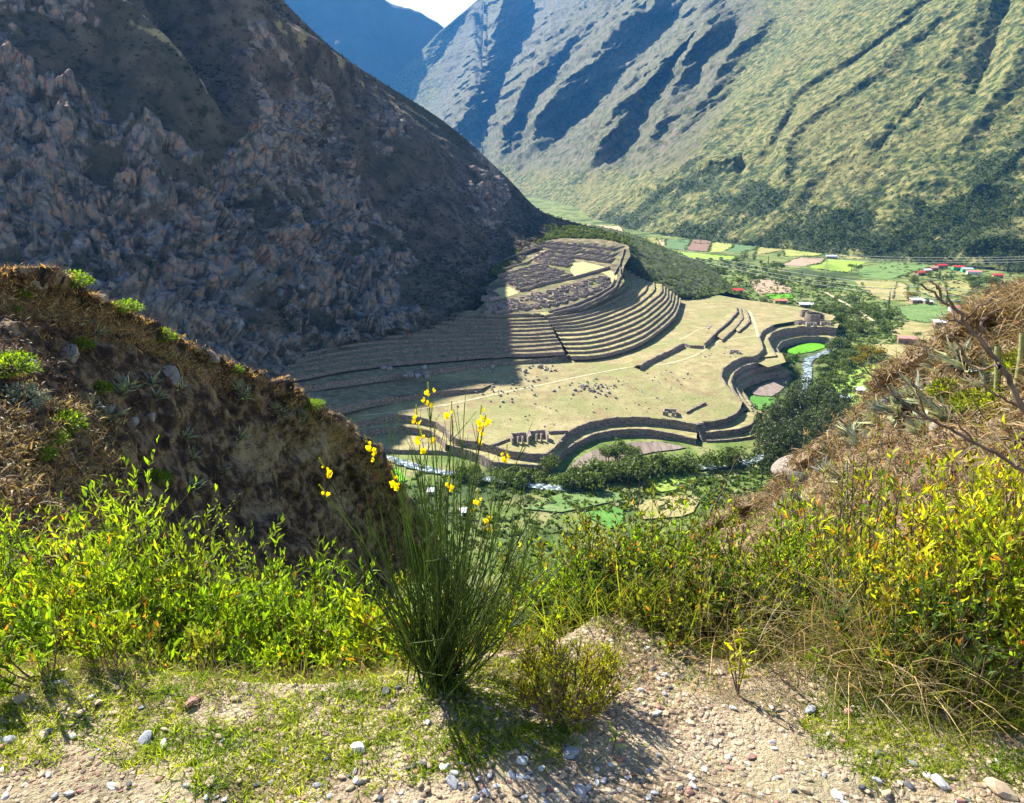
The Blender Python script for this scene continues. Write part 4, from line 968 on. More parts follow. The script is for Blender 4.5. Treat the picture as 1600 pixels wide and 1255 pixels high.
grove([(1182, 700), (1200, 660), (1245, 645), (1290, 640), (1325, 655), (1330, 690), (1290, 720), (1240, 740), (1190, 770), (1178, 730)], 46, (17, 27), ["euc"], "tall dark eucalyptus in the dense grove beside the river bend", "eucalyptus trees of the grove by the river bend", wide=1.05)
grove([(1140, 470), (1165, 470), (1225, 486), (1262, 492), (1245, 498), (1180, 486)], 22, (8, 12), ["round"], "rounded green tree in the clump behind the plateau path", "round trees behind the plateau")
grove([(1080, 436), (1120, 440), (1140, 462), (1110, 460), (1090, 452)], 9, (8, 12), ["round"], "rounded tree by the slope foot left of the small red roof", "trees left of the small red roof")
grove([(1085, 408), (1130, 408), (1200, 415), (1300, 440), (1345, 462), (1330, 470), (1250, 450), (1150, 432), (1090, 425)], 60, (7, 13), ["round", "bush"], "dark tree in the long belt along the far river bank", "trees in the belt along the far river")
grove([(1262, 470), (1330, 470), (1395, 495), (1390, 520), (1330, 528), (1290, 512)], 44, (6, 12), ["round", "bush"], "grey green tree on the bank behind the round ruin", "trees on the bank behind the round ruin")
grove([(1292, 540), (1330, 528), (1350, 545), (1330, 575), (1300, 600), (1275, 640), (1262, 645), (1275, 600), (1280, 570)], 26, (6, 10), ["bush", "round"], "bush on the river's right bank below the yellow flowering bushes", "bushes on the right bank of the river")
grove([(1222, 560), (1250, 560), (1250, 600), (1235, 630), (1225, 640), (1240, 600), (1236, 580)], 16, (4, 8), ["bush"], "low bush between the bay plots and the white river", "bushes between plots and river")
grove([(870, 760), (900, 755), (950, 738), (1060, 730), (1130, 722), (1175, 715), (1175, 728), (1060, 742), (960, 758), (900, 772)], 64, (5, 11), ["round", "bush", "bush"], "leafy tree or bush along the near river bank below the terrace walls", "trees and bushes along the near river")
grove([(940, 720), (1000, 715), (1000, 730), (950, 735)], 7, (9, 13), ["round"], "broad dark tree in front of the tilled strip under the walls", "dark trees before the tilled strip")
grove([(700, 745), (740, 735), (800, 740), (860, 752), (860, 772), (760, 765)], 26, (4, 8), ["bush"], "bush on the river bank behind the broom", "bushes behind the broom")
for (x, y, h, l) in [(1330, 560, 9, "tall green bush at the left of the yellow flowering ones on the bank"), (1345, 553, 8, "yellow flowering bush at the upper left of its group on the bank"), (1360, 552, 8, "yellow flowering bush at the upper middle of its group on the bank"), (1374, 556, 7, "yellow flowering bush at the right end of its group on the bank"), (1338, 570, 8, "lowest yellow flowering bush of the group on the bank"), (1350, 562, 7, "yellow flowering bush in the centre of the group on the bank"), (1320, 575, 8, "green bush standing lowest beside the yellow flowering group")]: tree(x, y, h, "yellow" if x > 1336 else "bush", l, "flowering bushes on the right bank", wide=1.1)
for (x, y, h, k, l) in [(1330, 427, 14, "flat", "left of two spreading trees in front of the wide green field"), (1341, 428, 13, "flat", "right of two spreading trees in front of the wide green field"),
                     (1388, 478, 17, "cone", "tall narrow cypress left of the yellow flowering tree"), (1396, 468, 15, "cone", "narrow cypress standing just behind the tallest one"), (1425, 468, 11, "yellow", "tree covered in yellow flowers right of the cypresses"),
                     (1432, 533, 9, "flat", "single round topped tree beside the small pink roofed house"), (1354, 612, 9, "round", "single dark tree beside the small white hut on the green meadow"), (1425, 572, 6, "yellow", "yellow flowering bush at the end of the hedge line"),
                     (1160, 412, 19, "euc", "tallest dark tree behind the belt of far river trees"), (1165, 408, 17, "euc", "tall dark tree just right of the tallest one in the far belt"), (1178, 410, 16, "euc", "slender dark tree right of the two tall ones in the far belt"), (1200, 414, 15, "cone", "dark pointed tree at the right of the tall far trees"),
                     (1070, 392, 12, "cone", "small pointed tree at the corner of the blue green field"), (1154, 447, 12, "round", "round tree left of the dry pink field"), (1182, 450, 10, "flat", "small spreading tree on the dry pink field"), (858, 745, 13, "round", "blue green tree standing against the lowest terrace wall"),
                     (1300, 494, 10, "round", "dark tree on the slope right of the round ruin"), (1217, 404, 9, "round", "single round tree on the yellow field edge"), (1060, 441, 9, "round", "round tree at the foot of the scrub slope")]:
    tree(x, y, h, k, l)
ORD = ['first', 'second', 'third', 'fourth', 'fifth', 'sixth', 'seventh', 'eighth', 'ninth', 'tenth', 'eleventh', 'twelfth', 'thirteenth', 'fourteenth', 'fifteenth', 'sixteenth', 'seventeenth', 'eighteenth', 'nineteenth', 'twentieth', 'last']
for k in range(7): tree(1352 + k * 10 + RNG.uniform(-2, 2), 560 + k * 2.3, RNG.uniform(4, 6), "bush", ORD[k] + " bush from the left in the hedge line between two meadows", "bushes of the hedge line")
grove([(1410, 436), (1450, 432), (1500, 434), (1560, 440), (1600, 445), (1600, 460), (1560, 462), (1520, 470), (1515, 455), (1480, 442), (1420, 446)], 40, (7, 12), ["round", "bush"], "bushy tree around the far red roofed hamlet", "trees around the far hamlet")
grove([(1440, 470), (1500, 474), (1560, 480), (1590, 470), (1600, 484), (1540, 490), (1450, 478)], 16, (5, 9), ["round", "bush"], "bushy tree beside the white and pink roofed farm", "trees beside the white farm")
print("trees", ntree[0])
# scrub too thick to count
def clumps(name, P, s, label, mm=M_FOL, q=9, flat=.7):
    r = np.random.default_rng(len(P)); n = len(P); s = np.broadcast_to(np.asarray(s), (n,)) * r.uniform(.5, 1.35, n)
    d = r.normal(size=(n, q, 3)); d[..., 2] = np.abs(d[..., 2]) * .8; d /= np.linalg.norm(d, axis=-1, keepdims=True)
    C = P[:, None] + d * s[:, None, None] * np.array([1, 1, flat]) * r.uniform(.6, 1, (n, q, 1))
    V, F = leaf_quads(C.reshape(-1, 3), d.reshape(-1, 3), np.repeat(s, q) * .55, r, .75)
    rnd = np.repeat(np.clip(np.repeat(r.uniform(0, .7, n), q) + r.uniform(0, .3, n * q), 0, 1), 4)
    tag(link(name, mesh_np(name, V, F, mm, False, {"rnd": rnd})), label, kind="stuff")
def scat3(poly, n, fn=ZV): 
    q = np.array(scat(poly, n)); return hit(q[:, 0], q[:, 1], fn, 60, 5500)
ev = EAST_V.reshape(-1, 3); clumps("scrub", ev[RNG.choice(len(ev), 1500)] + RNG.normal(0, 1.5, (1500, 3)) * np.array([1, 1, .2]), 1.9, "dense dark scrub on the slope right of the ruins")
# bushes between the ruins and the shaded mountain
lim = hit(*np.array(scat([(764, 430), (790, 400), (840, 384), (860, 362), (890, 352), (940, 360), (985, 372), (980, 382), (940, 373), (880, 371), (845, 376), (800, 408), (780, 430)], 700)).T, lambda x, y: ZR(x, y) + .5, 200, 2500)
M_SCL = mat("light_scrub", [(0.3, (.06, .085, .02)), (0.7, (.15, .17, .05))], scale=2, transl=(.35, (1.2, 1.4, .5)), rndcol=[(0, (.45, .5, .5)), (1, (1.6, 1.5, 1.2))])
clumps("scrub_band", lim, 2.6, "light green scrub behind the ruined town", M_SCL)
polyV = [[(1000, 392), (1100, 404), (1350, 450), (1420, 500), (1380, 560), (1290, 650), (1250, 660), (1300, 540), (1260, 480), (1160, 470), (1090, 440), (1030, 410)], [(860, 772), (960, 758), (1180, 728), (1300, 700), (1300, 790), (900, 800)], [(600, 720), (860, 765), (900, 860), (700, 860), (610, 790)]]
clumps("valley_scrub", np.concatenate([scat3(polyV[0], 2600), scat3(polyV[1], 450), scat3(polyV[2], 200)]), 1.9, "low scrub covering the valley floor between the fields")
clumps("field_edge_scrub", scat3([(1000, 372), (1300, 388), (1600, 415), (1600, 480), (1450, 460), (1340, 400), (1180, 385), (1020, 378)], 500), 2.4, "hedges and bushes between the far fields")
dE = np.hypot(EDGE[:, 0], EDGE[:, 1]); clumps("field_hedges", EDGE, np.clip(.35 + dE / 900, .4, 1.7), "low hedges and weeds along the field edges", M_FOL, q=7)
clumps("near_scrub", scat3([(620, 760), (1180, 740), (1250, 780), (1200, 900), (640, 900)], 1300), np.repeat([.6, 1.1], 650), "low bushes dotted over the near valley meadow", M_SCL)
pp = onP(np.array(scat([(560, 650), (700, 600), (900, 560), (1060, 480), (1150, 480), (1200, 510), (1130, 600), (1150, 640), (900, 655), (740, 688)], 1400)))
clumps("plateau_weeds", pp, .28, "small dark weeds and stones dotted over the dry plateau", M_FOL, q=5)
tw = np.concatenate([P[RNG.choice(len(P), 60)] + np.array([-1, 2.5, .1]) for P in fans + [smooth_pl(a_, 60) for a_ in allL[2:]]]); clumps("terrace_weeds", tw + RNG.normal(0, 1.2, tw.shape) * np.array([1, 1, 0]), .42, "weeds and small bushes growing on the terraces", M_FOL, q=6)
# scrub on the foot of the right mountain
mv = V3[1:].reshape(-1, 3); sc_ = scr.reshape(-1); qq = proj(mv)
w = (sc_ > .35) & (qq[:, 0] > 850) & (qq[:, 0] < 1750) & (qq[:, 1] > 180) & (qq[:, 1] < 440)
M_SCM = mat("mountain_bush", [(0.3, (.035, .055, .015)), (0.7, (.085, .105, .03))], scale=.02, transl=(.3, (1.1, 1.3, .5)), rndcol=[(0, (.4, .5, .45)), (1, (1.9, 1.7, 1.2))])
pw_ = np.where((qq[:, 0] > 850) & (qq[:, 0] < 1700) & (qq[:, 1] < 440) & (qq[:, 1] > -5), np.clip(sc_, .05, 1) ** 1.6 * sstep(150, 400, qq[:, 1] + 60), 0) + .012 * ((qq[:, 0] > 1000) & (qq[:, 0] < 1700) & (qq[:, 1] > -5))
idx = RNG.choice(len(mv), 13000, p=pw_ / pw_.sum()); dd = np.linalg.norm(mv[idx], axis=1)
clumps("mountain_scrub", mv[idx] + RNG.normal(0, 4, (13000, 3)) * np.array([1, 1, .3]), 1.3 + dd / 1400, "bushes over the foot and flanks of the green mountain", M_SCM, q=6)
# brush on the shaded mountain
lv = V2L.reshape(-1, 3); lq = proj(lv); ra_ = rockA.reshape(-1)
pw_ = ((lq[:, 0] > -30) & (lq[:, 0] < 900) & (lq[:, 1] > -10) & (lq[:, 1] < 640)) * (.12 + 1.0 * (ra_ < .15)) * (1 + 1.5 * sstep(250, 480, lq[:, 1])) * (np.repeat(np.arange(NL), ML) > NL * .16)
M_SCD = mat("mountain_brush", [(0.3, (.022, .024, .012)), (0.7, (.065, .06, .03))], scale=.02, transl=(.2, (1.1, 1.2, .6)), rndcol=[(0, (.4, .45, .4)), (1, (1.9, 1.8, 1.5))])
idx = RNG.choice(len(lv), 15000, p=pw_ / pw_.sum()); clumps("mountain_brush", lv[idx] + RNG.normal(0, 1, (15000, 3)), 1.35, "dark brush dotted over the shaded mountain", M_SCD, q=5)
w = np.where((lq[:, 0] > 850) & (lq[:, 0] < 1010) & (lq[:, 1] > 335) & (lq[:, 1] < 392))[0]; idx = RNG.choice(w, 900); clumps("ridge_scrub", lv[idx], 2.6, "light green scrub over the low ridge end behind the ruins", M_SCL)
# road line along the mountain foot
RP = [(1000, 373), (1060, 374), (1130, 374), (1200, 377), (1260, 371), (1330, 379), (1400, 387)]
r0 = hit([p[0] for p in RP], [p[1] for p in RP], ZM, 300, 5000) if False else None
# ================================================================== HOUSES
def rm(n, c, c2=None): return mat(n, [(.3, c), (.7, c2 or tuple(min(.9, v * 1.25) for v in c))], scale=.4, bump=.2, bscale=1, bdist=.05, rough=.6)
R_RED = rm("roof_red", (.42, .05, .04)); R_PNK = rm("roof_pink", (.50, .22, .19)); R_WHT = rm("roof_white", (.62, .63, .66)); R_BLU = rm("roof_bluegrey", (.34, .42, .52)); R_ORG = rm("roof_orange", (.45, .20, .10))
H_WALL = rm("mud_wall", (.26, .17, .12)); H_WHT = rm("white_wall", (.62, .60, .56)); H_DARK = rm("dark_opening", (.02, .02, .02)); H_GRN = rm("green_wall", (.08, .34, .16))
def house(px, py, w, d, h, rz, roof, wall, label, gable=True, storeys=1, cat="house"):
    p = hit(px, py, ZV, 100, 5000); t = empty("house", tuple(p), rz); tag(t, label, cat)
    mb = MB(); mb.box((0, 0, -.5), w, d, h + .5); link("wall", mb.build("wall", wall), t)
    r_ = MB(); o = .7; hh = h + (.20 * d if gable else .5)
    if gable:
        V = [(-w / 2 - o, -d / 2 - o, h - .15), (w / 2 + o, -d / 2 - o, h - .15), (w / 2 + o, 0, hh), (-w / 2 - o, 0, hh), (-w / 2 - o, d / 2 + o, h - .15), (w / 2 + o, d / 2 + o, h - .15)]
        V += [(a, b, c + .2) for a, b, c in V]
        r_.add(V, [[0, 3, 2, 1], [3, 4, 5, 2], [6, 7, 8, 9], [9, 8, 11, 10], [0, 1, 7, 6], [4, 10, 11, 5], [0, 6, 9, 3], [3, 9, 10, 4], [1, 2, 8, 7], [2, 5, 11, 8]])
    else:
        V = [(-w / 2 - o, -d / 2 - o, h + .05), (w / 2 + o, -d / 2 - o, h + .05), (w / 2 + o, d / 2 + o, h + .9), (-w / 2 - o, d / 2 + o, h + .9)]
        V += [(a, b, c + .2) for a, b, c in V]
        r_.add(V, [[3, 2, 1, 0], [4, 5, 6, 7], [0, 1, 5, 4], [1, 2, 6, 5], [2, 3, 7, 6], [3, 0, 4, 7]])
    link("roof", r_.build("roof", roof), t)
    nw = max(1, int(w / 4))
    for s in range(storeys):
        for k in range(nw):
            q = MB(); x = -w / 2 + w * (k + .5) / nw; z = .9 + s * 2.8; dr = (k == nw // 2 and s == 0)
            q.box((x, -d / 2 - .03, 0.02 if dr else z), 1.2, .12, 2.1 if dr else 1.1); link("door" if dr else "window", q.build("door" if dr else "window", H_DARK), t)
    return t
HS = [(1299, 404, 17, 10, 4, -.2, R_BLU, H_WALL, "blue grey roofed shed alone on the far yellow field", False, 1), (1437, 430, 12, 8, 4, .3, R_RED, H_WALL, "red roofed house at the left end of the far hamlet", True, 1), (1447, 426, 11, 8, 4, .2, R_WHT, H_WALL, "pale metal roofed house right of the leftmost red one", True, 1),
      (1457, 423, 13, 8, 4.5, .35, R_PNK, H_WALL, "long pink roofed house in the middle of the far hamlet", True, 1), (1470, 419, 16, 9, 4.5, .2, R_RED, H_WALL, "bright red roofed house in the middle of the far hamlet", True, 1), (1496, 422, 15, 9, 5, -.15, R_RED, H_GRN, "red roofed house with a green wall in the far hamlet", True, 1),
      (1510, 425, 14, 9, 4.5, -.2, R_BLU, H_GRN, "blue white roofed house with a green wall in the far hamlet", True, 1), (1521, 429, 18, 8, 4.5, -.25, R_PNK, H_WHT, "long pink roofed house with cream walls and dark windows", True, 1), (1558, 434, 12, 8, 4, -.2, R_RED, H_WALL, "small red roofed house apart at the right of the far hamlet", True, 1),
      (1432, 473, 13, 8, 3.6, .0, R_WHT, H_WALL, "white roofed hut behind the green crop field", False, 1), (1449, 475, 9, 6, 3, .1, R_WHT, H_WALL, "tiny white roofed shed beside the white roofed hut", False, 1), (1500, 487, 21, 10, 4.6, -.1, R_PNK, H_WHT, "wide pink roofed house with white walls behind bare branches", True, 1),
      (1546, 489, 14, 9, 3.4, .3, R_WHT, H_WHT, "white tent like sheds at the right farm", True, 1), (1566, 488, 17, 8, 4.4, -.15, R_PNK, H_WALL, "pink roofed house right of the white sheds", True, 1), (1475, 513, 19, 9, 6.2, -.22, R_WHT, H_WALL, "two storey brown house with a pale metal roof", False, 2),
      (1416, 536, 14, 8, 4.6, -.35, R_PNK, H_WALL, "pink roofed house behind the hedge near the single tree", True, 1), (1463, 542, 6, 5, 3, .1, R_RED, H_WALL, "very small red roofed hut near the dry slope", True, 1), (1150, 458, 15, 8, 4, -.1, R_RED, H_WALL, "red roofed house among the round trees behind the plateau", True, 1),
      (1219, 474, 13, 8, 3.6, -.1, R_ORG, H_WALL, "brown orange roofed house between dark trees", True, 1), (1259, 480, 14, 8, 3.6, -.15, R_WHT, H_WALL, "long white and orange house just behind the round ruin", True, 1), (1343, 615, 5.5, 4.5, 3, .0, R_WHT, H_WALL, "small white roofed hut beside the single dark tree on the meadow", False, 1),
      (1319, 627, 5.5, 4, 3, .2, R_BLU, H_WALL, "small blue grey hut at the edge of the dark grove", False, 1), (725, 805, 2.4, 2.2, 1.8, .2, R_WHT, H_WHT, "tiny white hut seen through the broom's stems", False, 1), (673, 772, 2.2, 2, 1.6, .0, R_WHT, H_WHT, "white hut behind the left of the broom", False, 1), (871, 308, 26, 12, 6, .1, R_RED, H_WHT, "distant red roofed house at the far end of the valley", True, 1)]
for h_ in HS: house(*h_[:9], gable=h_[9], storeys=h_[10])
# power lines and pylon
M_WIRE = mat("wire", [(.3, (.55, .55, .55)), (.7, (.6, .6, .6))], scale=1, rough=.5); M_STEEL = mat("steel", [(.3, (.35, .37, .38)), (.7, (.45, .46, .47))], scale=1, rough=.5)
def wire(a, b, sag, label, r=.13):
    A = np.array(a); B = np.array(b); t = np.linspace(0, 1, 40)[:, None]; P = A * (1 - t) + B * t; P[:, 2] -= (4 * sag * t * (1 - t))[:, 0]
    mb = MB(); mb.tube(P, r, 4); tag(link("power_line", mb.build("power_line", M_WIRE)), label, "power line", "power lines over the river")
for k, (ya, yb) in enumerate([(394, 452), (399, 462), (404, 470)]):
    wire(atD(1060, ya - 6, 1050), atD(1580, yb + 6, 700), 9, ["uppermost", "middle", "lowest"][k] + " of the three pale power lines crossing the river trees")
for k, y in enumerate((399, 403, 407)):
    wire(atD(1290, y - 2, 1090), atD(1640, y + 1, 900), 3, ["uppermost", "middle", "lowest"][k] + " of the power lines in front of the mountain foot at right", r=.11)
def pylon(px, py, h, label):
    p = hit(px, py, ZV, 100, 4000); t = empty("pylon", tuple(p)); tag(t, label, "pylon")
    for sx in (-1, 1):
        for sy in (-1, 1):
            mb = MB(); mb.tube(np.array([(sx * 2.2, sy * 2.2, -.3), (sx * .5, sy * .5, h)]), .14, 4); link("leg", mb.build("leg", M_STEEL), t)
    for k in range(3):
        mb = MB(); mb.tube(np.array([(-3.4, 0, h * (.78 + .08 * k)), (3.4, 0, h * (.78 + .08 * k))]), .12, 4); link("cross_arm", mb.build("cross_arm", M_STEEL), t)
    mb = MB()
    for k in range(7):
        z0, z1 = h * k / 8, h * (k + 1) / 8; w0, w1 = 2.2 - 1.7 * k / 8, 2.2 - 1.7 * (k + 1) / 8
        for s in (-1, 1): mb.tube(np.array([(-w0 * s, -w0, z0), (w1 * s, -w1, z1)]), .07, 3)
    link("lattice", mb.build("lattice", M_STEEL), t)
pylon(1290, 428, 22, "grey lattice pylon on the far bright field")
# ================================================================== NEAR GROUND
def nb(x, y):
    P = np.stack([x, y, 0 * x], -1)
    return .035 * fbm(P * 1.1, 3, 81) + .016 * fbm(P * 5, 3, 82) + .006 * fbm(P * 22, 3, 83) + .05 * sstep(.2, .9, np.exp(-((x - .25) ** 2 / .35 + (y - 2.75) ** 2 / .12))) * 0
def ZNb(x, y): return ZN(x, y) + nb(np.asarray(x, float), np.asarray(y, float))
M_SOIL = mat("path_soil", [(0.34, (.17, .12, .07)), (0.47, (.33, .25, .155)), (0.6, (.46, .37, .24))], scale=5, detail=14, bump=1, bscale=70, bdist=.02,
             big=[(1.3, (.33, .28, .17), .52, .62), (60, (.55, .47, .36), .6, .7), (90, (.12, .09, .06), .64, .72)])
xs = np.unique(np.concatenate([np.linspace(-18, -3.6, 60), np.linspace(-3.6, 3.8, 520), np.linspace(3.8, 18, 60)])); ys = np.unique(np.concatenate([np.linspace(-2, 1.2, 20), np.linspace(1.2, 3.4, 190), np.linspace(3.4, 16, 80)]))
GX, GY = np.meshgrid(xs, ys)
tag(link("path_ground", mesh_np("path_ground", np.stack([GX, GY, ZNb(GX, GY)], -1), grid_faces(*GX.shape), M_SOIL)), "stony tan soil of the footpath edge", kind="structure")
def gnd(px, py): return hit(px, py, ZNb, .5, 40)
# ================================================================== SPURS EITHER SIDE
M_SPURL = mat("dark_spur", [(0.38, (.022, .014, .011)), (0.49, (.065, .043, .03)), (0.56, (.17, .115, .068)), (0.68, (.28, .20, .12))], scale=1.3, detail=12, bump=1, bscale=2.5, bdist=.25,
               attr=[("bare", [(0.3, (.16, .12, .075)), (0.6, (.30, .23, .145)), (.8, (.40, .32, .21))], .8), ("dryg", [(0.3, (.17, .10, .05)), (0.6, (.33, .22, .11)), (0.8, (.42, .31, .17))], 2.5)])
LS = [  # crest, then rows down (px,py,D)
    [(-260, 473, 31), (-300, 600, 25), (-300, 800, 18), (-300, 1100, 12)],
    [(-60, 480, 33), (-60, 600, 26), (-60, 800, 19.5), (-60, 1100, 13)],
    [(60, 484, 34.5), (60, 600, 28.5), (60, 780, 22), (60, 1080, 14.5)],
    [(110, 500, 35.5), (130, 620, 31), (150, 800, 24.5), (170, 1080, 16)],
    [(200, 535, 38), (215, 650, 34), (230, 820, 28), (250, 1080, 19)],
    [(330, 597, 42), (335, 700, 38.5), (335, 850, 33), (345, 1080, 23)],
    [(430, 640, 46), (425, 730, 43.5), (420, 860, 38), (420, 1080, 27)],
    [(520, 690, 50), (500, 760, 48), (490, 880, 43), (490, 1080, 31)],
    [(568, 744, 54), (550, 800, 51.5), (540, 900, 46), (540, 1080, 34)],
    [(600, 792, 57), (585, 840, 54.5), (578, 930, 49), (580, 1080, 37)],
    [(628, 872, 59), (620, 900, 56), (615, 980, 50), (618, 1080, 40)]]
G = []
for c in LS:
    R = [atD(*q) for q in c]; o = R[0] / np.hypot(R[0][0], R[0][1]) * np.array([1, 1, 0]); o = o + np.array([.35, 0, 0])
    G.append([R[0] + o * 30 - np.array([0, 0, 28]), R[0] + o * 3.5 - np.array([0, 0, 1.2])] + R)
V = loft(np.array(G).swapaxes(0, 1), 330, 420); Nn = grid_normals(V); Nn *= np.sign((Nn * -V).sum(-1, keepdims=True) + 1e-9)
Nn[:66] = grid_normals(V)[:66] * np.sign(grid_normals(V)[:66, :, 2:3])
Q = proj(V)
bare = np.clip(.95 * np.exp(-(((Q[..., 0] - 415) / 55) ** 2 + ((Q[..., 1] - 710) / 55) ** 2)) + .8 * np.exp(-(((Q[..., 0] - 510) / 40) ** 2 + ((Q[..., 1] - 690) / 45) ** 2)) + .9 * np.exp(-(((Q[..., 0] - 530) / 30) ** 2 + ((Q[..., 1] - 800) / 60) ** 2)) + .7 * np.exp(-(((Q[..., 0] - 410) / 45) ** 2 + ((Q[..., 1] - 800) / 25) ** 2)), 0, 1)
bare = np.clip(bare + .5 * fbm(V * .35, 4, 90) - .15, 0, 1)
rid = np.exp(-(np.linspace(0, 5, 330)[:, None] - 1.85) ** 2 / .05)
low_l = sstep(330, 120, Q[..., 0]) * sstep(560 + .35 * 0, 700, Q[..., 1] + (120 - Q[..., 0]) * .5)
dryg = np.clip(.95 * rid * (.6 + .8 * fbm(V * .5, 3, 92)) + .75 * low_l * (.5 + fbm(V * .6, 3, 93)), 0, 1)
amp = .75 * fbm(V * .16, 4, 94) + .42 * fbm(V * .6, 4, 95, ridged=True) + .16 * fbm(V * 2.2, 3, 96) + .5 * bare * 0 - .25 * bare
cliff = sstep(330, 480, Q[..., 0]); gul = fbm(np.stack([Q[..., 0] * .028 - Q[..., 1] * .011, Q[..., 1] * .004, 0 * Q[..., 0]], -1), 4, 97, ridged=True); amp += cliff * 1.1 * gul
V2 = V + Nn * (amp * (1 - .55 * rid))[..., None]
LSV, LSN, LSQ, LSD = V2, Nn, Q, dryg
tag(link("hillside_left", mesh_np("hillside_left", V2, grid_faces(*V2.shape[:2]), M_SPURL, True, {"bare": bare, "dryg": dryg})), "dark brown shaded spur of earth at the left", kind="structure")
M_SPURR = mat("dry_spur", [(0.34, (.07, .045, .028)), (0.48, (.19, .13, .08)), (0.64, (.34, .25, .15))], scale=2, detail=12, bump=1, bscale=5, bdist=.12, big=[(.5, (.12, .13, .04), .58, .72)])
RS = [[(1900, 434, 9), (1900, 620, 7.2), (1900, 900, 5.2)], [(1700, 484, 10.5), (1720, 640, 8.4), (1720, 900, 6)], [(1608, 516, 11.6), (1625, 650, 9.2), (1630, 900, 6.4)], [(1560, 554, 12.4), (1570, 670, 9.8), (1580, 900, 6.8)], [(1490, 586, 13.4), (1500, 690, 10.6), (1500, 900, 7.4)],
      [(1420, 620, 14.6), (1420, 720, 11.6), (1420, 900, 8.2)], [(1368, 654, 15.6), (1350, 750, 12.4), (1345, 900, 9)], [(1310, 714, 17), (1300, 780, 13.8), (1290, 920, 9.6)], [(1240, 772, 18.5), (1235, 820, 15.5), (1230, 930, 10.6)], [(1180, 814, 20), (1170, 850, 17), (1160, 950, 11.8)], [(1080, 864, 22), (1080, 890, 18.6), (1080, 970, 13)]]
G = []
for c in RS:
    R = [atD(*q) for q in c]; o = R[0] / np.hypot(R[0][0], R[0][1]) * np.array([1, 1, 0])
    G.append([R[0] + o * 14 - np.array([0, 0, 14.]), R[0] + o * 1.5 - np.array([0, 0, .7])] + R)
V = loft(np.array(G).swapaxes(0, 1), 240, 360); Nn = grid_normals(V); Nn *= np.sign(Nn[..., 2:3])
rid = np.exp(-(np.linspace(0, 4, 240)[:, None] - 1.9) ** 2 / .04)
V2 = V + Nn * ((.42 * fbm(V * .45, 4, 104) + .26 * fbm(V * 1.5, 4, 105, ridged=True) + .06 * fbm(V * 7, 3, 106)) * (1 - .5 * rid))[..., None]
RSV, RSN, RSQ = V2, Nn, proj(V2)
tag(link("hillside_right", mesh_np("hillside_right", V2, grid_faces(*V2.shape[:2]), M_SPURR)), "dry grassy slope rising at the right", kind="structure")

# ================================================================== PLANTS CLOSE BY
def leafmat(name, c1, c2, tr=(.55, (1.4, 1.5, .6)), dark=.2, sheen=.22):
    return mat(name, [(0.35, c1), (0.65, c2)], scale=6, detail=2, transl=tr, rndcol=[(0, (dark, dark * 1.05, dark)), (.45, (.8, .8, .8)), (1, (1.5, 1.35, .9))], spec=sheen, rough=.55)
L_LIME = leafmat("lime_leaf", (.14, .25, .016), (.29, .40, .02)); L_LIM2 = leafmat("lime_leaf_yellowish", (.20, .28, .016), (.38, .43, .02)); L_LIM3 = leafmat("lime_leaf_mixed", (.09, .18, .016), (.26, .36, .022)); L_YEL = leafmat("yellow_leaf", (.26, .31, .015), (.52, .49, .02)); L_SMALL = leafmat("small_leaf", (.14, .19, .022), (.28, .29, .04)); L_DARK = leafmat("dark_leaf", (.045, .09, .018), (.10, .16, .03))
L_GRN = leafmat("grass_green", (.16, .25, .02), (.36, .40, .06)); L_DRY = leafmat("dry_straw", (.30, .21, .10), (.52, .41, .24), tr=(.3, (1, 1, .8)), dark=.5); L_DRYO = leafmat("golden_lit_straw", (.42, .25, .09), (.60, .42, .18), tr=(.45, (1.2, 1.1, .8)), dark=.5); L_DRYB = leafmat("bunch_grass", (.20, .14, .08), (.42, .32, .19), tr=(.25, (1, 1, .8)), dark=.3); L_GREY = leafmat("grey_rosette", (.22, .27, .20), (.46, .50, .40), tr=(.2, (1, 1, .8)))
L_OR = leafmat("orange_leaf", (.40, .16, .03), (.52, .26, .04)); M_TWIG = mat("twig", [(.3, (.07, .045, .03)), (.7, (.19, .14, .10))], scale=20, bump=.3, bscale=60, bdist=.003); M_TWIGL = mat("pale_twig", [(.3, (.30, .24, .17)), (.7, (.48, .41, .32))], scale=20)
BROOM_G = leafmat("broom_stem", (.035, .07, .014), (.11, .18, .03), tr=(.1, (1, 1, 1)), dark=.3); PETAL = leafmat("broom_petal", (.86, .70, .006), (.93, .80, .01), tr=(.5, (1, 1, .6)), dark=.95)
def unit(a): return a / (np.linalg.norm(a, axis=-1, keepdims=True) + 1e-9)
def leaves(P, Dv, L, wd, r, fold=.25, curl=.25, up=(0, 0, 1)):
    """lance shaped leaves: base P, direction Dv, length L, width ratio wd"""
    n = len(P); Dv = unit(Dv); U = unit(np.asarray(up, float) + r.normal(0, .55, (n, 3))); S = unit(np.cross(Dv, U)); Nn_ = np.cross(S, Dv)
    L = np.broadcast_to(np.asarray(L, float), (n,))[:, None]; w = L * wd
    m = P + Dv * L * .42
    V = np.stack([P, m + S * w * .5 + Nn_ * w * fold, m, m - S * w * .5 + Nn_ * w * fold, P + Dv * L - Nn_ * L * curl * r.uniform(0, 1, (n, 1)), P + Dv * L * .78 + S * w * .28 - Nn_ * L * curl * .4, P + Dv * L * .78 - S * w * .28 - Nn_ * L * curl * .4], 1)
    b = np.arange(n)[:, None] * 7
    F = np.concatenate([b + np.array([[0, 2, 1]]), b + np.array([[0, 3, 2]]), b + np.array([[1, 2, 5]]), b + np.array([[2, 3, 6]]), b + np.array([[2, 6, 5]]), b + np.array([[5, 6, 4]])])
    rnd = np.repeat(r.uniform(0, 1, n), 7)
    return V.reshape(-1, 3), F, rnd
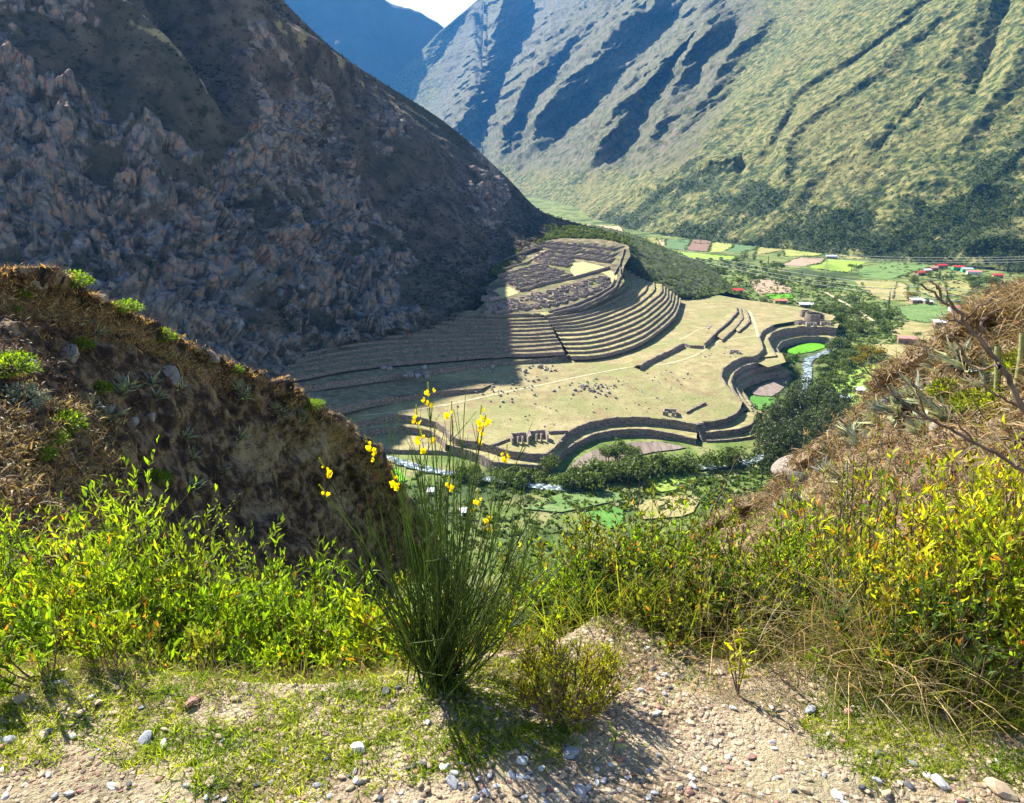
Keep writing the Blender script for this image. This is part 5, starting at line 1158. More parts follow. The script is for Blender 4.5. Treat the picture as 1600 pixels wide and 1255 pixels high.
def blades(P, Dv, L, w, r, bend=.5, segs=3):
    """thin curved grass blades"""
    n = len(P); Dv = unit(Dv); side = unit(np.cross(Dv, r.normal(size=(n, 3)))); bd = unit(np.cross(side, Dv) * 1.0 + np.array([0, 0, -.25]))
    L = np.broadcast_to(np.asarray(L, float), (n,)); w = np.broadcast_to(np.asarray(w, float), (n,)); B = bend * r.uniform(.2, 1.4, n)
    rows = []
    for k in range(segs + 1):
        t = k / segs; c = P + Dv * (L * t)[:, None] + bd * (L * B * t * t)[:, None] + np.array([0, 0, -1.]) * (L * B * .5 * t ** 3)[:, None]
        ww = (w * (1 - t ** 1.5) * .5 + 1e-5)[:, None]
        rows += [c - side * ww, c + side * ww]
    V = np.stack(rows, 1); m = 2 * (segs + 1); b = np.arange(n)[:, None] * m
    F = np.concatenate([b + np.array([[2 * k, 2 * k + 1, 2 * k + 3, 2 * k + 2]]) for k in range(segs)])
    return V.reshape(-1, 3), F, np.repeat(r.uniform(0, 1, n), m)
def mk_leaves(name, parts, mm, parent=None, smooth=True):
    Vs, Fs, Rs, o = [], [], [], 0
    for V, F, R in parts: Vs.append(V); Fs.append(F + o); Rs.append(R); o += len(V)
    me = mesh_np(name, np.concatenate(Vs), np.concatenate(Fs), mm, smooth, {"rnd": np.concatenate(Rs)})
    return link(name, me, parent)
def dirs(n, r, up=.5, spread=1.0):
    d = r.normal(size=(n, 3)) * np.array([spread, spread, .5]); d[:, 2] = np.abs(d[:, 2]) * .6 + up; return unit(d)
def branchwork(r, h, w, nst, nbr, lean=.9, curve=.3, twig_len=.22):
    """stems and twigs of a shrub in local coordinates, returns stem curves and sample points (position, direction)"""
    stems, twigs = [], []
    for k in range(nst):
        a = r.uniform(0, 2 * math.pi); q = math.sqrt(r.uniform(0, 1)) * w * .5; H = h * (1 - .35 * (q / (w * .5 + 1e-6)) ** 2) * r.uniform(.58, 1.06)
        e = np.array([math.cos(a) * q, math.sin(a) * q, H]); b = np.array([math.cos(a), math.sin(a), 0]) * q * .22
        t = np.linspace(0, 1, 7)[:, None]; P = b * (1 - t) + e * t + np.array([math.cos(a), math.sin(a), 0]) * curve * q * np.sin(math.pi * t) * .5 + r.normal(0, .012 * h, (7, 3)) * t
        stems.append(P)
        for j in range(nbr):
            tt = r.uniform(.25, 1.0) ** .75; i = tt * 6; i0 = min(int(i), 5); s = P[i0] + (P[i0 + 1] - P[i0]) * (i - i0); ax = unit(P[i0 + 1] - P[i0])
            d = unit(ax * .7 + unit(r.normal(size=3)) * .8 + np.array([0, 0, .25])); L = twig_len * r.uniform(.4, 1.2)
            u = np.linspace(0, 1, 4)[:, None]; twigs.append(s + d * L * u + np.array([0, 0, 1]) * L * .18 * u ** 2)
    return stems, twigs
LEAF1 = {}
def shrub(px, D, ytop, wpx, label, mm=None, leafL=.05, wd=.26, nst=12, nbr=7, nl=9, seed=0, twig=M_TWIG, singles=0, cat="shrub", name="leafy_shrub", group=None, twl=.22, base=None, hmin=.25, orange=0.0, dens=1.0, up=.35):
    r = np.random.default_rng(seed + 1000); D = D * DM[0]; leafL = leafL * DM[1]
    d = ray(px, 800); b = d * (D / math.hypot(d[0], d[1])); gz = float(ZNb(b[0], b[1])) if base is None else base
    zt = float(atD(px, ytop, D)[2]); h = max(hmin, zt - gz); w = wpx / F_PX * D
    t = empty(name, (b[0], b[1], gz - .02)); tag(t, label, cat, group)
    st, tw = branchwork(r, h * .95, w, nst, nbr, twig_len=twl * (h + w) * .5)
    mb = MB()
    for P in st: mb.tube(P, np.linspace(.0055, .0018, len(P)) * (h ** .5 + .2), 4)
    link("stems", mb.build("stems", twig, True), t)
    mb = MB()
    for P in tw: mb.tube(P, np.linspace(.0016, .0007, len(P)), 3)
    link("twigs", mb.build("twigs", twig), t)
    TW = np.array(tw); n = len(TW); k = int(nl * dens)
    tt = r.uniform(.1, 1, (n, k)); i = tt * 3; i0 = np.minimum(i.astype(int), 2); f = (i - i0)[..., None]
    idx = np.arange(n)[:, None]; A = TW[idx, i0]; B = TW[idx, i0 + 1]; P = (A * (1 - f) + B * f).reshape(-1, 3); ax = unit(B - A).reshape(-1, 3)
    dv = unit(ax * .8 + unit(r.normal(size=P.shape)) * .75 + np.array([0, 0, up])); L = leafL * (.38 + .95 * r.beta(1.6, 1.8, len(P)))
    mm = mm or L_LIME
    if singles:
        # the largest-looking leaves one by one: those nearest to the camera
        wp = P + np.array([b[0], b[1], gz]); o_ = np.argsort(np.linalg.norm(wp, axis=1) + r.uniform(0, .25, len(P)))[:singles]
        if mm.name not in LEAF1:
            q = leaves(np.zeros((1, 3)), np.array([[1., 0, 0]]), 1.0, wd, np.random.default_rng(3), up=(0, 0, 1)); LEAF1[mm.name] = mesh_np("leaf", q[0], q[1], mm, True, {"rnd": np.full(7, .72)})
        for j in o_:
            o = link("leaf", LEAF1[mm.name], t, P[j]); x = Vector(dv[j]); o.rotation_euler = (x.to_track_quat('X', 'Z').to_matrix() @ Matrix.Rotation(r.uniform(-.9, .9), 3, 'X')).to_euler(); o.scale = (L[j],) * 3
        keep = np.ones(len(P), bool); keep[o_] = False; P, dv, L = P[keep], dv[keep], L[keep]
    if orange:
        om = r.random(len(P)) < orange; mk_leaves("old_leaves", [leaves(P[om], dv[om], L[om], wd, r)], L_OR, t)["kind"] = "stuff"; P, dv, L = P[~om], dv[~om], L[~om]
    f = mk_leaves("leaves", [leaves(P, dv, L, wd, r)], mm, t); f["kind"] = "stuff"
    return t
DM = [1.3, 1.12]
# ---- the lime green shrubs at the left
LB = [(25, 2.95, 850, 330, "lime green shrub at the left edge of the photo, above the path", 60), (120, 3.25, 770, 330, "bushy lime green shrub just left of the tallest one", 60), (185, 3.35, 700, 240, "tallest lime green shrub at left with its tips against the dark spur", 150), (262, 3.25, 800, 280, "lime green shrub on the right flank of the tallest one", 80),
      (60, 3.8, 785, 320, "lime shrub behind the left edge bushes", 0), (345, 3.2, 862, 260, "lime green shrub with loose twigs left of the low gap", 60), (440, 3.3, 832, 200, "yellow green shrub rising right of the low gap", 50), (500, 3.1, 872, 240, "lime green shrub just left of the broom", 90), (565, 3.3, 858, 200, "lime green shrub standing behind the broom's left side", 30),
      (60, 2.72, 930, 320, "low leafy shrub nearest the path at far left", 90), (190, 2.75, 915, 300, "dense shrub base in front of the tallest lime shrub", 90), (320, 2.75, 925, 280, "low bright shrub at the path edge in the left middle", 90), (440, 2.7, 930, 260, "low broad leaved shrub at the path edge left of the broom", 80), (545, 2.75, 925, 220, "low shrub tucked against the broom's left foot", 50), (-60, 3.3, 800, 300, "lime shrub cut by the left photo edge", 0)]
for k, (px, D, yt, wpx, lab, sg) in enumerate(LB):
    shrub(px, D, yt, wpx, lab, [L_LIME, L_LIM2, L_LIME, L_LIM3][k % 4], (.050, .060, .046)[k % 3], (.25, .2, .3)[k % 3], nst=26, nbr=11, nl=10, seed=k, singles=sg, orange=.03 if k % 2 else .012)
shrub(335, 6.5, 792, 110, "round mid green shrub behind the gap in the left bushes", L_LIME, .045, .4, nst=14, nbr=8, nl=9, seed=40)
shrub(285, 8, 800, 120, "darker shrub low on the spur behind the left bushes", L_DARK, .05, .4, nst=12, nbr=8, nl=9, seed=41)
# ---- right side: yellow shrubs
DM[:] = [1.08, 1.1]
RB = [(1330, 3.3, 742, 300, "yellow green shrub at the left of the right hand thicket", L_LIM2, 60), (1430, 3.1, 700, 300, "bright yellow shrub in the middle of the right hand thicket", L_YEL, 110), (1540, 2.9, 690, 300, "bright yellow shrub of the right hand thicket nearest the edge", L_YEL, 110), (1610, 3.4, 650, 180, "tall yellow shrub rising at the right photo edge", L_YEL, 60),
      (1390, 3.9, 735, 300, "lime shrub hidden behind the yellow thicket", L_LIME, 0), (1500, 3.7, 700, 280, "lime and yellow shrub behind the bare branches", L_LIME, 40), (1590, 2.6, 800, 240, "yellow shrub low at the right photo edge", L_LIM2, 70), (1470, 2.75, 800, 260, "orange tinged shrub in front of the yellow thicket", L_YEL, 60), (1650, 3.0, 690, 240, "yellow shrub cut by the right photo edge", L_YEL, 0)]
for k, (px, D, yt, wpx, lab, mm, sg) in enumerate(RB):
    shrub(px, D, yt, wpx, lab, mm, .044, .26, nst=24, nbr=10, nl=9, seed=60 + k, singles=sg, orange=.10, dens=.9)
DM[:] = [1.0, 1.0]
SB = [(930, 3.2, 815, 220, "small leaved thorny shrub right of the broom's upper stems"), (1000, 3.1, 780, 220, "thorny shrub with a thin upright twig, middle of the photo"), (1070, 3.0, 768, 230, "small leaved shrub right of the upright twig"), (1130, 3.2, 790, 200, "airy small leaved shrub left of the dark rock"), (1180, 3.0, 815, 220, "small leaved shrub beside the dry grass tangle"), (1240, 3.0, 785, 200, "small leaved shrub behind the dry grass tangle"),
      (1330, 4.4, 640, 90, "slim upright small leaved shrub against the dry slope"), (1355, 4.8, 660, 80, "second slim upright shrub right beside the first on the slope"), (880, 3.2, 862, 230, "low small leaved shrub just right of the broom"), (1010, 2.8, 870, 250, "dense small leaved shrub in the middle foreground"), (1100, 2.65, 875, 250, "dense small leaved shrub left of the dry grass tangle"), (900, 2.8, 900, 210, "greenish shrub low behind the small yellow bush"),
      (820, 3.4, 875, 220, "shrub on the drop behind the broom"), (740, 4.0, 910, 220, "darker shrub on the drop behind the broom's foot"), (640, 3.9, 905, 220, "shrub seen between the broom's lower stems"), (980, 3.8, 850, 220, "shrub lower on the drop behind the thorny ones"), (1120, 3.8, 830, 220, "shrub on the drop left of the dark rock"), (860, 6, 880, 200, "rounded bush far down the drop behind the broom"),
      (800, 3.1, 930, 200, "low olive shrub right behind the broom's foot"), (960, 2.75, 930, 200, "low olive shrub behind the gravel bank"), (1060, 2.65, 940, 210, "low leafy shrub at the head of the gravel bank"), (1180, 2.75, 900, 230, "olive shrub in front of the small leaved thicket")]
for k, (px, D, yt, wpx, lab) in enumerate(SB):
    shrub(px, D, yt, wpx, lab, [L_SMALL, L_SMALL, L_LIME][k % 3] if k < 12 else [L_SMALL, L_DARK][k % 2], .027 if k not in (12, 13, 14, 15, 16, 17) else .04, .4, nst=22, nbr=13, nl=13, seed=90 + k, twl=.26, name="small_leaved_shrub", orange=.05)
DM[:] = [1.0, 1.0]
shrub(893, 2.02, 985, 200, "small yellow green heath bush on the path's edge right of the broom", leafmat("heath_leaf", (.26, .30, .02), (.56, .50, .03)), .013, .24, nst=46, nbr=14, nl=18, seed=150, twl=.2, name="heath_bush", up=.8)
DM[:] = [1.0, 1.0]
FI = [(1130, 2.75, 900, "leafy weed at the left foot of the right thicket", L_SMALL), (1210, 2.7, 870, "yellow green weed in the dry tangle, left part", L_YEL), (1290, 2.75, 840, "yellow leaved weed in the dry tangle, middle part", L_YEL), (1370, 2.65, 850, "olive weed in the dry tangle, right of the middle", L_SMALL), (1450, 2.6, 860, "yellow leaved weed low in the right thicket", L_YEL), (1530, 2.6, 850, "olive weed low at the right side of the thicket", L_SMALL), (1600, 2.55, 870, "lime leaved weed low at the right edge", L_LIME),
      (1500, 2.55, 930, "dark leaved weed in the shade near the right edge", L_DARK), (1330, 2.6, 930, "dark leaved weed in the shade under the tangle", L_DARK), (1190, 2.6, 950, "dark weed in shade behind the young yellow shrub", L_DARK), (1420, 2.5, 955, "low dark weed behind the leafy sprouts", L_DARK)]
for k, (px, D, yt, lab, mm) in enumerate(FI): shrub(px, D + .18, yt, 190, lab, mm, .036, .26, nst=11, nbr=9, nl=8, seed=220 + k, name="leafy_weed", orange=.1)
for k, (px, D, yt) in enumerate([(20, 2.72, 985), (130, 2.72, 975), (235, 2.72, 985), (345, 2.72, 975), (450, 2.7, 985), (560, 2.72, 980), (640, 2.6, 975), (770, 2.5, 985), (840, 2.75, 960)]): shrub(px, D, yt, 150, ["low leafy weed at the far left path edge", "low weed under the second left shrub", "low weed under the tallest left shrub", "low weed left of the low gap", "low weed under the shrub right of the gap", "low weed touching the broom's left side", "low weed right behind the broom's foot", "low weed right of the broom's foot", "low weed behind the heath bush"][k], [L_LIME, L_LIM2, L_SMALL][k % 3], .042, .28, nst=10, nbr=8, nl=7, seed=250 + k, name="leafy_weed", orange=.05)
# dark undersides: lower foliage behind the dry tangle
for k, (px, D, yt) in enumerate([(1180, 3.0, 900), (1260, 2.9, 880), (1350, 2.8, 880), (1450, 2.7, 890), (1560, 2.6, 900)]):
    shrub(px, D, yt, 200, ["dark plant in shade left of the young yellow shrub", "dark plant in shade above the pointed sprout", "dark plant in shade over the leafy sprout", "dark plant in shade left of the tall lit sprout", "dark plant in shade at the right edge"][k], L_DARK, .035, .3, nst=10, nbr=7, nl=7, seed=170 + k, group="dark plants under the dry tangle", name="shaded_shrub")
# single young plants on the path edge
def sprout(px, py, h, n, L, label, mm=L_LIME, seed=0, lean=.3, cat="young plant", name="young_plant"):
    r = np.random.default_rng(seed + 7); g = gnd(px, py); t = empty(name, tuple(g)); tag(t, label, cat)
    for s in range(max(1, n // 5)):
        a = r.uniform(0, 6.3); e = np.array([math.cos(a) * lean * h * r.uniform(.2, 1), math.sin(a) * lean * h * .5, h * r.uniform(.7, 1)]); u = np.linspace(0, 1, 6)[:, None]; P = e * u + np.array([0, 0, .0]); mb = MB(); mb.tube(P, np.linspace(.003, .0015, 6), 5); link("stem", mb.build("stem", M_TWIG, True), t)
        for j in range(5):
            q = .35 + .65 * j / 4; p = e * q; d = unit(np.array([math.cos(a + j * 2.4), math.sin(a + j * 2.4), .9])); V, F, R = leaves(p[None], d[None], L * r.uniform(.7, 1.1), .26, r); o = link("leaf", mesh_np("leaf", V, F, mm, True, {"rnd": R * 0 + r.uniform(.5, 1)}), t)
sprout(1152, 1085, .20, 26, .045, "young shrub with upright yellow green leaves on the path edge", L_YEL, 1, .45)
sprout(957, 1178, .085, 5, .05, "tiny two leaved seedling standing in the gravel", L_LIME, 2)
sprout(1268, 1056, .10, 6, .045, "small sprout with pointed leaves left under the dry tangle", L_LIME, 3)
sprout(1355, 1068, .13, 12, .05, "leafy sprout in the grass beneath the dry tangle", L_LIME, 4)
sprout(1498, 1045, .17, 10, .055, "taller sprout with broad lit leaf at the right", L_YEL, 5)
sprout(1530, 1075, .11, 8, .05, "leaning sprout with reddish stem at the right", L_LIME, 6)
sprout(1380, 1085, .07, 5, .04, "low sprout with folded leaf in the grass at right", L_LIME, 8)
for k, (x, y) in enumerate([(390, 1048), (440, 1052), (480, 1046), (350, 1050), (300, 1044), (530, 1050)]): sprout(x, y, .12, 10, .05, ["bright leafy sprout under the low gap of the left shrubs", "bright leafy sprout right of the gap in the left shrubs", "leafy sprout midway between gap and broom", "bright leafy sprout just left of the low gap", "leafy sprout below the tallest lime shrub's right flank", "leafy sprout nearest the broom on its left"][k], L_LIME, 20 + k, .5); bpy.context.scene.collection.objects[-1]
# ---- the broom
br = np.random.default_rng(21)
g0 = gnd(690, 1072); BB = empty("broom_bush", tuple(g0)); tag(BB, "tall green broom bush with thin rushlike stems and yellow flowers", "shrub")
Dg = math.hypot(g0[0], g0[1])
def bpt(px, py, dd=0.0): return atD(px, py, Dg + dd) - g0
tips = [(670, 620, .0), (578, 700, .1), (512, 775, .0), (508, 735, .15), (652, 655, .1), (660, 690, -.1), (680, 690, .05), (706, 635, .1), (726, 630, .15), (705, 650, .0), (750, 655, .1), (755, 670, .1), (604, 655, -.05), (790, 715, .15), (820, 690, .2), (618, 755, -.1), (765, 815, .1), (812, 860, .2), (745, 785, .1), (700, 765, -.15),
        (830, 850, .15), (560, 830, .1), (540, 880, .0), (530, 960, .1), (850, 900, .2), (870, 940, .1), (880, 880, .3), (640, 700, .0), (625, 720, .2), (735, 700, -.1), (775, 740, .0), (800, 780, .1), (590, 760, .15), (570, 800, .0), (690, 700, .2), (715, 720, .0), (665, 760, -.15), (650, 800, .1), (840, 800, .25), (520, 850, .1)]
while len(tips) < 128:
    a = br.uniform(-1.1, 1.1); R = br.uniform(.28, 1.0)
    tips.append((690 + 205 * math.sin(a) * R * 1.0, 1060 - 370 * math.cos(a) ** .8 * R, br.normal(0, .26)))
fl_tips = {0: 3, 1: 3, 4: 2, 5: 3, 6: 1, 2: 1, 3: 2, 9: 1, 11: 4, 13: 2, 15: 2, 16: 3, 18: 2, 17: 1, 19: 1, 10: 2}
ends = []
for k, (x, y, dd) in enumerate(tips):
    e = bpt(x, y, dd); b = np.array([br.normal(0, .032), br.normal(0, .025), 0.]); n = 11; u = np.linspace(0, 1, n)[:, None]
    out_ = e * np.array([1, 1, 0]); P = b + (e - b) * u; P = P + out_ * (br.uniform(-.08, .34) * np.sin(math.pi * u ** .8) * (1 - .3 * u)) + np.array([0, 0, 1.]) * (.05 * np.sin(math.pi * u)) + np.cumsum(br.normal(0, .0045, (n, 3)), 0) * (1 - u)
    P[-1] = e; mb = MB(); mb.tube(P, np.linspace(.0032 if k < 60 else .0024, .0011, n), 4)
    tw = []
    for j in range(12):
        q = br.integers(2, n - 1); ax = unit(P[q + 1] - P[q] if q + 1 < n else P[q] - P[q - 1]); d = unit(ax + br.normal(0, .30, 3) + np.array([0, 0, .12])); L = br.uniform(.05, .17) * (1.2 - q / n * .5); uu = np.linspace(0, 1, 4)[:, None]
        mb.tube(P[q] + d * L * uu + ax * L * .1 * uu ** 2, np.linspace(.0014, .0007, 4), 3)
    me = mb.build("stem", BROOM_G, True); at = me.attributes.new("rnd", 'FLOAT', 'POINT'); zz = np.array([v.co.z for v in me.vertices]); at.data.foreach_set("value", np.clip(-.1 + br.uniform(0, .8) + zz * .45, 0, 1).astype(np.float32))
    link("stem", me, BB); ends.append((P[-1], unit(P[-1] - P[-3])))
def flower(p, s, r):
    """pea flower: a raised banner petal of two lobes, two wings and a keel"""
    f = unit(np.array([r.normal(), -abs(r.normal()) - .3, .25])); upv = np.array([0, 0, 1.]); parts = []
    P = []; Dd = []; Ls = []
    for d, l in (((upv + f * .2 + np.cross(f, upv) * .35), 1.0), ((upv + f * .2 - np.cross(f, upv) * .35), 1.0), ((f + np.cross(f, upv) * .45), .85), ((f - np.cross(f, upv) * .45), .85), (f - upv * .45, .75)):
        P.append(p); Dd.append(unit(d)); Ls.append(s * l)
    V, F, R = leaves(np.array(P), np.array(Dd), np.array(Ls), .75, r, fold=.1, curl=.1, up=f); return V, F, R * .3 + .6
FM = [flower(np.zeros(3), 1.0, np.random.default_rng(k)) for k in range(5)]; FME = [mesh_np("flower", V, F, PETAL, True, {"rnd": R}) for V, F, R in FM]
for k, n in fl_tips.items():
    e, ax = ends[k]
    for j in range(n + 1 + (n > 1)):
        s = br.uniform(.012, .019) * (1 if j else .7); o = link("flower", FME[br.integers(5)], BB, e - ax * (.011 * j - .012) + br.normal(0, .006, 3)); o.scale = (s, s, s); o.rotation_euler = (br.uniform(-.4, .4), br.uniform(-.4, .4), br.uniform(-1, 1))
    for j in range(4):
        mb = MB(); p = e + ax * (.012 + .008 * j); mb.tube(np.array([p, p + ax * .004, p + ax * .009]), [.001, .0028, .0008], 5)
        me = mb.build("bud", L_YEL, True); me.attributes.new("rnd", 'FLOAT', 'POINT').data.foreach_set("value", np.full(len(me.vertices), .5, np.float32)); link("bud", me, BB)
# ---- grass, straw and gravel of the path edge
r_ = np.random.default_rng(5)
def gscat(n, y0=1030, y1=1290, x0=-60, x1=1660): 
    # uniform on the ground in the visible wedge
    out = []
    while sum(len(o) for o in out) < n:
        x = r_.uniform(-2.6, 2.6, n * 3); y = r_.uniform(1.25, 2.75, n * 3); z = ZNb(x, y); P = np.stack([x, y, z], -1); q = proj(P); m = (q[:, 0] > x0) & (q[:, 0] < x1) & (q[:, 1] > y0) & (q[:, 1] < y1); out.append(P[m])
    return np.concatenate(out)[:n]
def gmask(P, s=1.7, seed=3): return fbm(P * np.array([s, s * 1.2, 0]), 3, seed) + .35 * fbm(P * np.array([9, 11, 0]), 2, seed + 40)
P = gscat(34000); q = proj(P); g = gmask(P) + .10 * (q[:, 0] > 1000) + .05 * ((q[:, 1] > 1120) & (q[:, 0] > 250)) - .20 * np.exp(-(((q[:, 0] - 150) / 180) ** 2 + ((q[:, 1] - 1200) / 60) ** 2)) - .2 * np.exp(-(((q[:, 0] - 900) / 160) ** 2 + ((q[:, 1] - 1240) / 30) ** 2)) + .15 * np.exp(-((q[:, 0] - 600) / 150) ** 2 - ((q[:, 1] - 1200) / 40) ** 2)
P = P[(g > .1) | ((g > -.1) & (r_.random(len(g)) < .12))]; o = mk_leaves("grass", [blades(P, dirs(len(P), r_, .55, .8), r_.uniform(.016, .05, len(P)), r_.uniform(.002, .0048, len(P)), r_, .4, 2)], L_GRN); tag(o, "short green grass in patches over the path edge", kind="stuff")
C = gscat(5200); q = proj(C); g = gmask(C) + .14 * (q[:, 0] > 1040) + .08 * np.exp(-((q[:, 0] - 620) / 200) ** 2 - ((q[:, 1] - 1190) / 50) ** 2) - .25 * np.exp(-(((q[:, 0] - 150) / 180) ** 2 + ((q[:, 1] - 1200) / 60) ** 2)) - .2 * np.exp(-(((q[:, 0] - 900) / 160) ** 2 + ((q[:, 1] - 1240) / 30) ** 2))
C = C[g > .2]; n = len(C) * 16; P = np.repeat(C, 16, 0) + r_.normal(0, 1, (n, 3)) * np.array([.014, .014, .001])
o = mk_leaves("turf", [blades(P, dirs(n, r_, .6, .9), r_.uniform(.012, .036, n), r_.uniform(.002, .0042, n), r_, .4, 2)], L_GRN); tag(o, "thick tufts of bright green grass on the path edge", kind="stuff")
P = gscat(9000); P = P[gmask(P, 1.3, 9) > -.05]; o = mk_leaves("dry_grass", [blades(P, dirs(len(P), r_, .25, 1.2), r_.uniform(.015, .06, len(P)), r_.uniform(.0008, .0018, len(P)), r_, .5, 2)], L_DRY); tag(o, "short dry straw lying over the path edge", kind="stuff")
def tufts(C, k, L, w, mm, name, label, r, spread=.03, bend=.6, up=.7, segs=3, tagit=True):
    n = len(C); P = np.repeat(C, k, 0) + r.normal(0, 1, (n * k, 3)) * np.array([spread, spread, .3 * spread]); Ls = np.repeat(np.broadcast_to(L, (n,)), k) * r.uniform(.45, 1.15, n * k)
    o = mk_leaves(name, [blades(P, dirs(n * k, r, up, .8), Ls, w * r.uniform(.6, 1.4, n * k), r, bend, segs)], mm)
    if tagit: tag(o, label, kind="stuff")
    return o
# dry fringe in front of the shrubs
xx = r_.uniform(-2.4, 2.4, 420); yy = 2.28 + r_.normal(0, .12, 420); C = np.stack([xx, yy, ZNb(xx, yy)], -1); q = proj(C); C = C[(np.abs(q[:, 0] - 690) > 60)]
tufts(C, 22, r_.uniform(.05, .13, len(C)), .0016, L_DRY, "straw_fringe", "dry straw fringe along the foot of the shrubs", r_, .04, .6, .8)
xx = r_.uniform(-2.4, 2.4, 260); yy = 2.3 + r_.normal(0, .14, 260); C = np.stack([xx, yy, ZNb(xx, yy)], -1)
tufts(C, 18, r_.uniform(.04, .10, len(C)), .0026, L_GRN, "grass_fringe", "green grass tufts along the foot of the shrubs", r_, .035, .5, .9)
# tangle of long dry grass at the right
def gp(px, D): d = ray(px, 800); b = d * (D / math.hypot(d[0], d[1])); return np.array([b[0], b[1], float(ZNb(b[0], b[1]))])
C = np.array([gp(r_.uniform(1100, 1640), r_.uniform(2.5, 3.2)) for _ in range(120)])
tufts(C, 30, r_.uniform(.3, .62, len(C)), .003, L_DRY, "long_dry_grass", "long dry arching grass tangled under the yellow shrubs at right", r_, .07, .75, .8, 5)
C = np.array([gp(r_.uniform(1100, 1640), r_.uniform(2.5, 3.1)) for _ in range(170)])
tufts(C, 26, r_.uniform(.2, .45, len(C)), .003, L_SMALL, "long_green_grass", "long olive grass among the dry tangle at right", r_, .07, .6, .9, 4)
C = np.array([gp(r_.uniform(740, 1200), r_.uniform(2.5, 4)) for _ in range(240)])
tufts(C, 26, r_.uniform(.25, .5, len(C)), .003, L_SMALL, "olive_grass", "olive grass between the small leaved shrubs", r_, .08, .5, 1.0, 4)
C = np.array([gp(r_.uniform(700, 1250), r_.uniform(3, 8)) for _ in range(160)])
tufts(C, 24, r_.uniform(.25, .5, len(C)), .0026, L_DRY, "straw_behind", "dry grass between the shrubs on the drop", r_, .09, .5, 1.0, 4)
for k, (x, D, yt) in enumerate([(1230, 4, 560 + 120), (1282, 4.2, 655), (1325, 3.9, 640), (1345, 4.0, 660), (1225, 3.6, 790), (1292, 3.4, 690), (1205, 4.5, 740)]):   # tall single stalks
    b = gp(x, D); e = atD(x + r_.uniform(-10, 30), yt, D); u = np.linspace(0, 1, 8)[:, None]; Pp = b * (1 - u) + e * u + np.array([.05, 0, 0]) * u ** 2; mb = MB(); mb.tube(Pp, np.linspace(.0025, .0014, 8), 4)
    t = empty("grass_stalk", tuple(b)); tag(t, "tall dry grass stalk with a narrow seed head above the right thicket", "grass stalk", "tall dry stalks at the right"); Pp = Pp - b; mb = MB(); mb.tube(Pp, np.linspace(.0025, .0014, 8), 4); me = mb.build("stalk", M_TWIGL); link("stalk", me, t)
    hp = np.repeat(Pp[-3:], 16, 0) + r_.normal(0, .012, (48, 3)); o = mk_leaves("seed_head", [leaves(hp, dirs(48, r_, 1.2, .3), .02, .25, r_)], L_DRY, t)
# gravel
SM = []
for s in range(6):
    import bmesh
    bm = bmesh.new(); bmesh.ops.create_icosphere(bm, subdivisions=1, radius=.5); V0 = np.array([v.co[:] for v in bm.verts]); F0 = np.array([[v.index for v in f.verts] for f in bm.faces]); bm.free()
    rr0 = np.random.default_rng(s); V0 = V0 * rr0.uniform(.75, 1.2, (len(V0), 1)) * np.array([1.15, .85, .6]); SM.append((V0, F0))
def pebbles(P, S, mm, name, label, r):
    Vs, Fs, Rs, o = [], [], [], 0; kk = r.integers(0, 6, len(P)); A = r.uniform(0, 6.3, len(P))
    for k in range(6):
        m = kk == k; V0, F0 = SM[k]; n = m.sum(); c, s = np.cos(A[m]), np.sin(A[m]); X = V0[None, :, 0] * c[:, None] - V0[None, :, 1] * s[:, None]; Y = V0[None, :, 0] * s[:, None] + V0[None, :, 1] * c[:, None]
        V = np.stack([X, Y, np.broadcast_to(V0[None, :, 2], X.shape)], -1) * S[m][:, None, None] + P[m][:, None]; F = (F0[None] + (np.arange(n) * len(V0))[:, None, None]).reshape(-1, 3)
        Vs.append(V.reshape(-1, 3)); Fs.append(F + o); Rs.append(np.repeat(r.uniform(0, 1, n), len(V0))); o += n * len(V0)
    tag(link(name, mesh_np(name, np.concatenate(Vs), np.concatenate(Fs), mm, False, {"rnd": np.concatenate(Rs)})), label, kind="stuff")
M_GRAV = mat("gravel", [(0.35, (.34, .24, .16)), (0.65, (.46, .38, .29))], scale=3, rndcol=[(0, (.45, .45, .5)), (.35, (.9, .85, .8)), (.8, (1.15, 1.1, 1.0)), (1, (1.5, 1.5, 1.5))], bump=.3, bscale=90, bdist=.003)
P = gscat(19000, 1020); q = proj(P); g = gmask(P, 2.2, 14) + .25 * sstep(1180, 1250, q[:, 1]) + .25 * np.exp(-((q[:, 0] - 850) / 260) ** 2); P = P[g > -.08]; pebbles(P, r_.uniform(0, 1, len(P)) ** 2.0 * .017 + .0045, M_GRAV, "gravel", "fine gravel scattered over the path edge", r_)
P = np.array([gp(r_.normal(960, 110), r_.uniform(1.95, 2.75)) for _ in range(2600)]); pebbles(P, r_.uniform(0, 1, len(P)) ** 2 * .020 + .006, M_GRAV, "gravel_bank", "gravel bank between the broom and the heath bush", r_)
M_ST = [mat("stone_grey", [(.3, (.24, .25, .27)), (.7, (.42, .43, .45))], scale=30, bump=.6, bscale=120, bdist=.002), mat("stone_tan", [(.3, (.38, .27, .16)), (.7, (.52, .41, .28))], scale=30, bump=.6, bscale=120, bdist=.002), mat("stone_white", [(.3, (.52, .50, .47)), (.7, (.68, .66, .62))], scale=30, bump=.4, bscale=120, bdist=.002),
        mat("stone_red", [(.3, (.30, .15, .11)), (.7, (.42, .25, .20))], scale=30, bump=.6, bscale=120, bdist=.002), mat("stone_dark", [(.3, (.07, .07, .08)), (.7, (.16, .16, .18))], scale=30, bump=.6, bscale=120, bdist=.002)]
SMESH = [[mesh_np("stone", v, f, m, False) for v, f in ROCK[:6]] for m in M_ST]
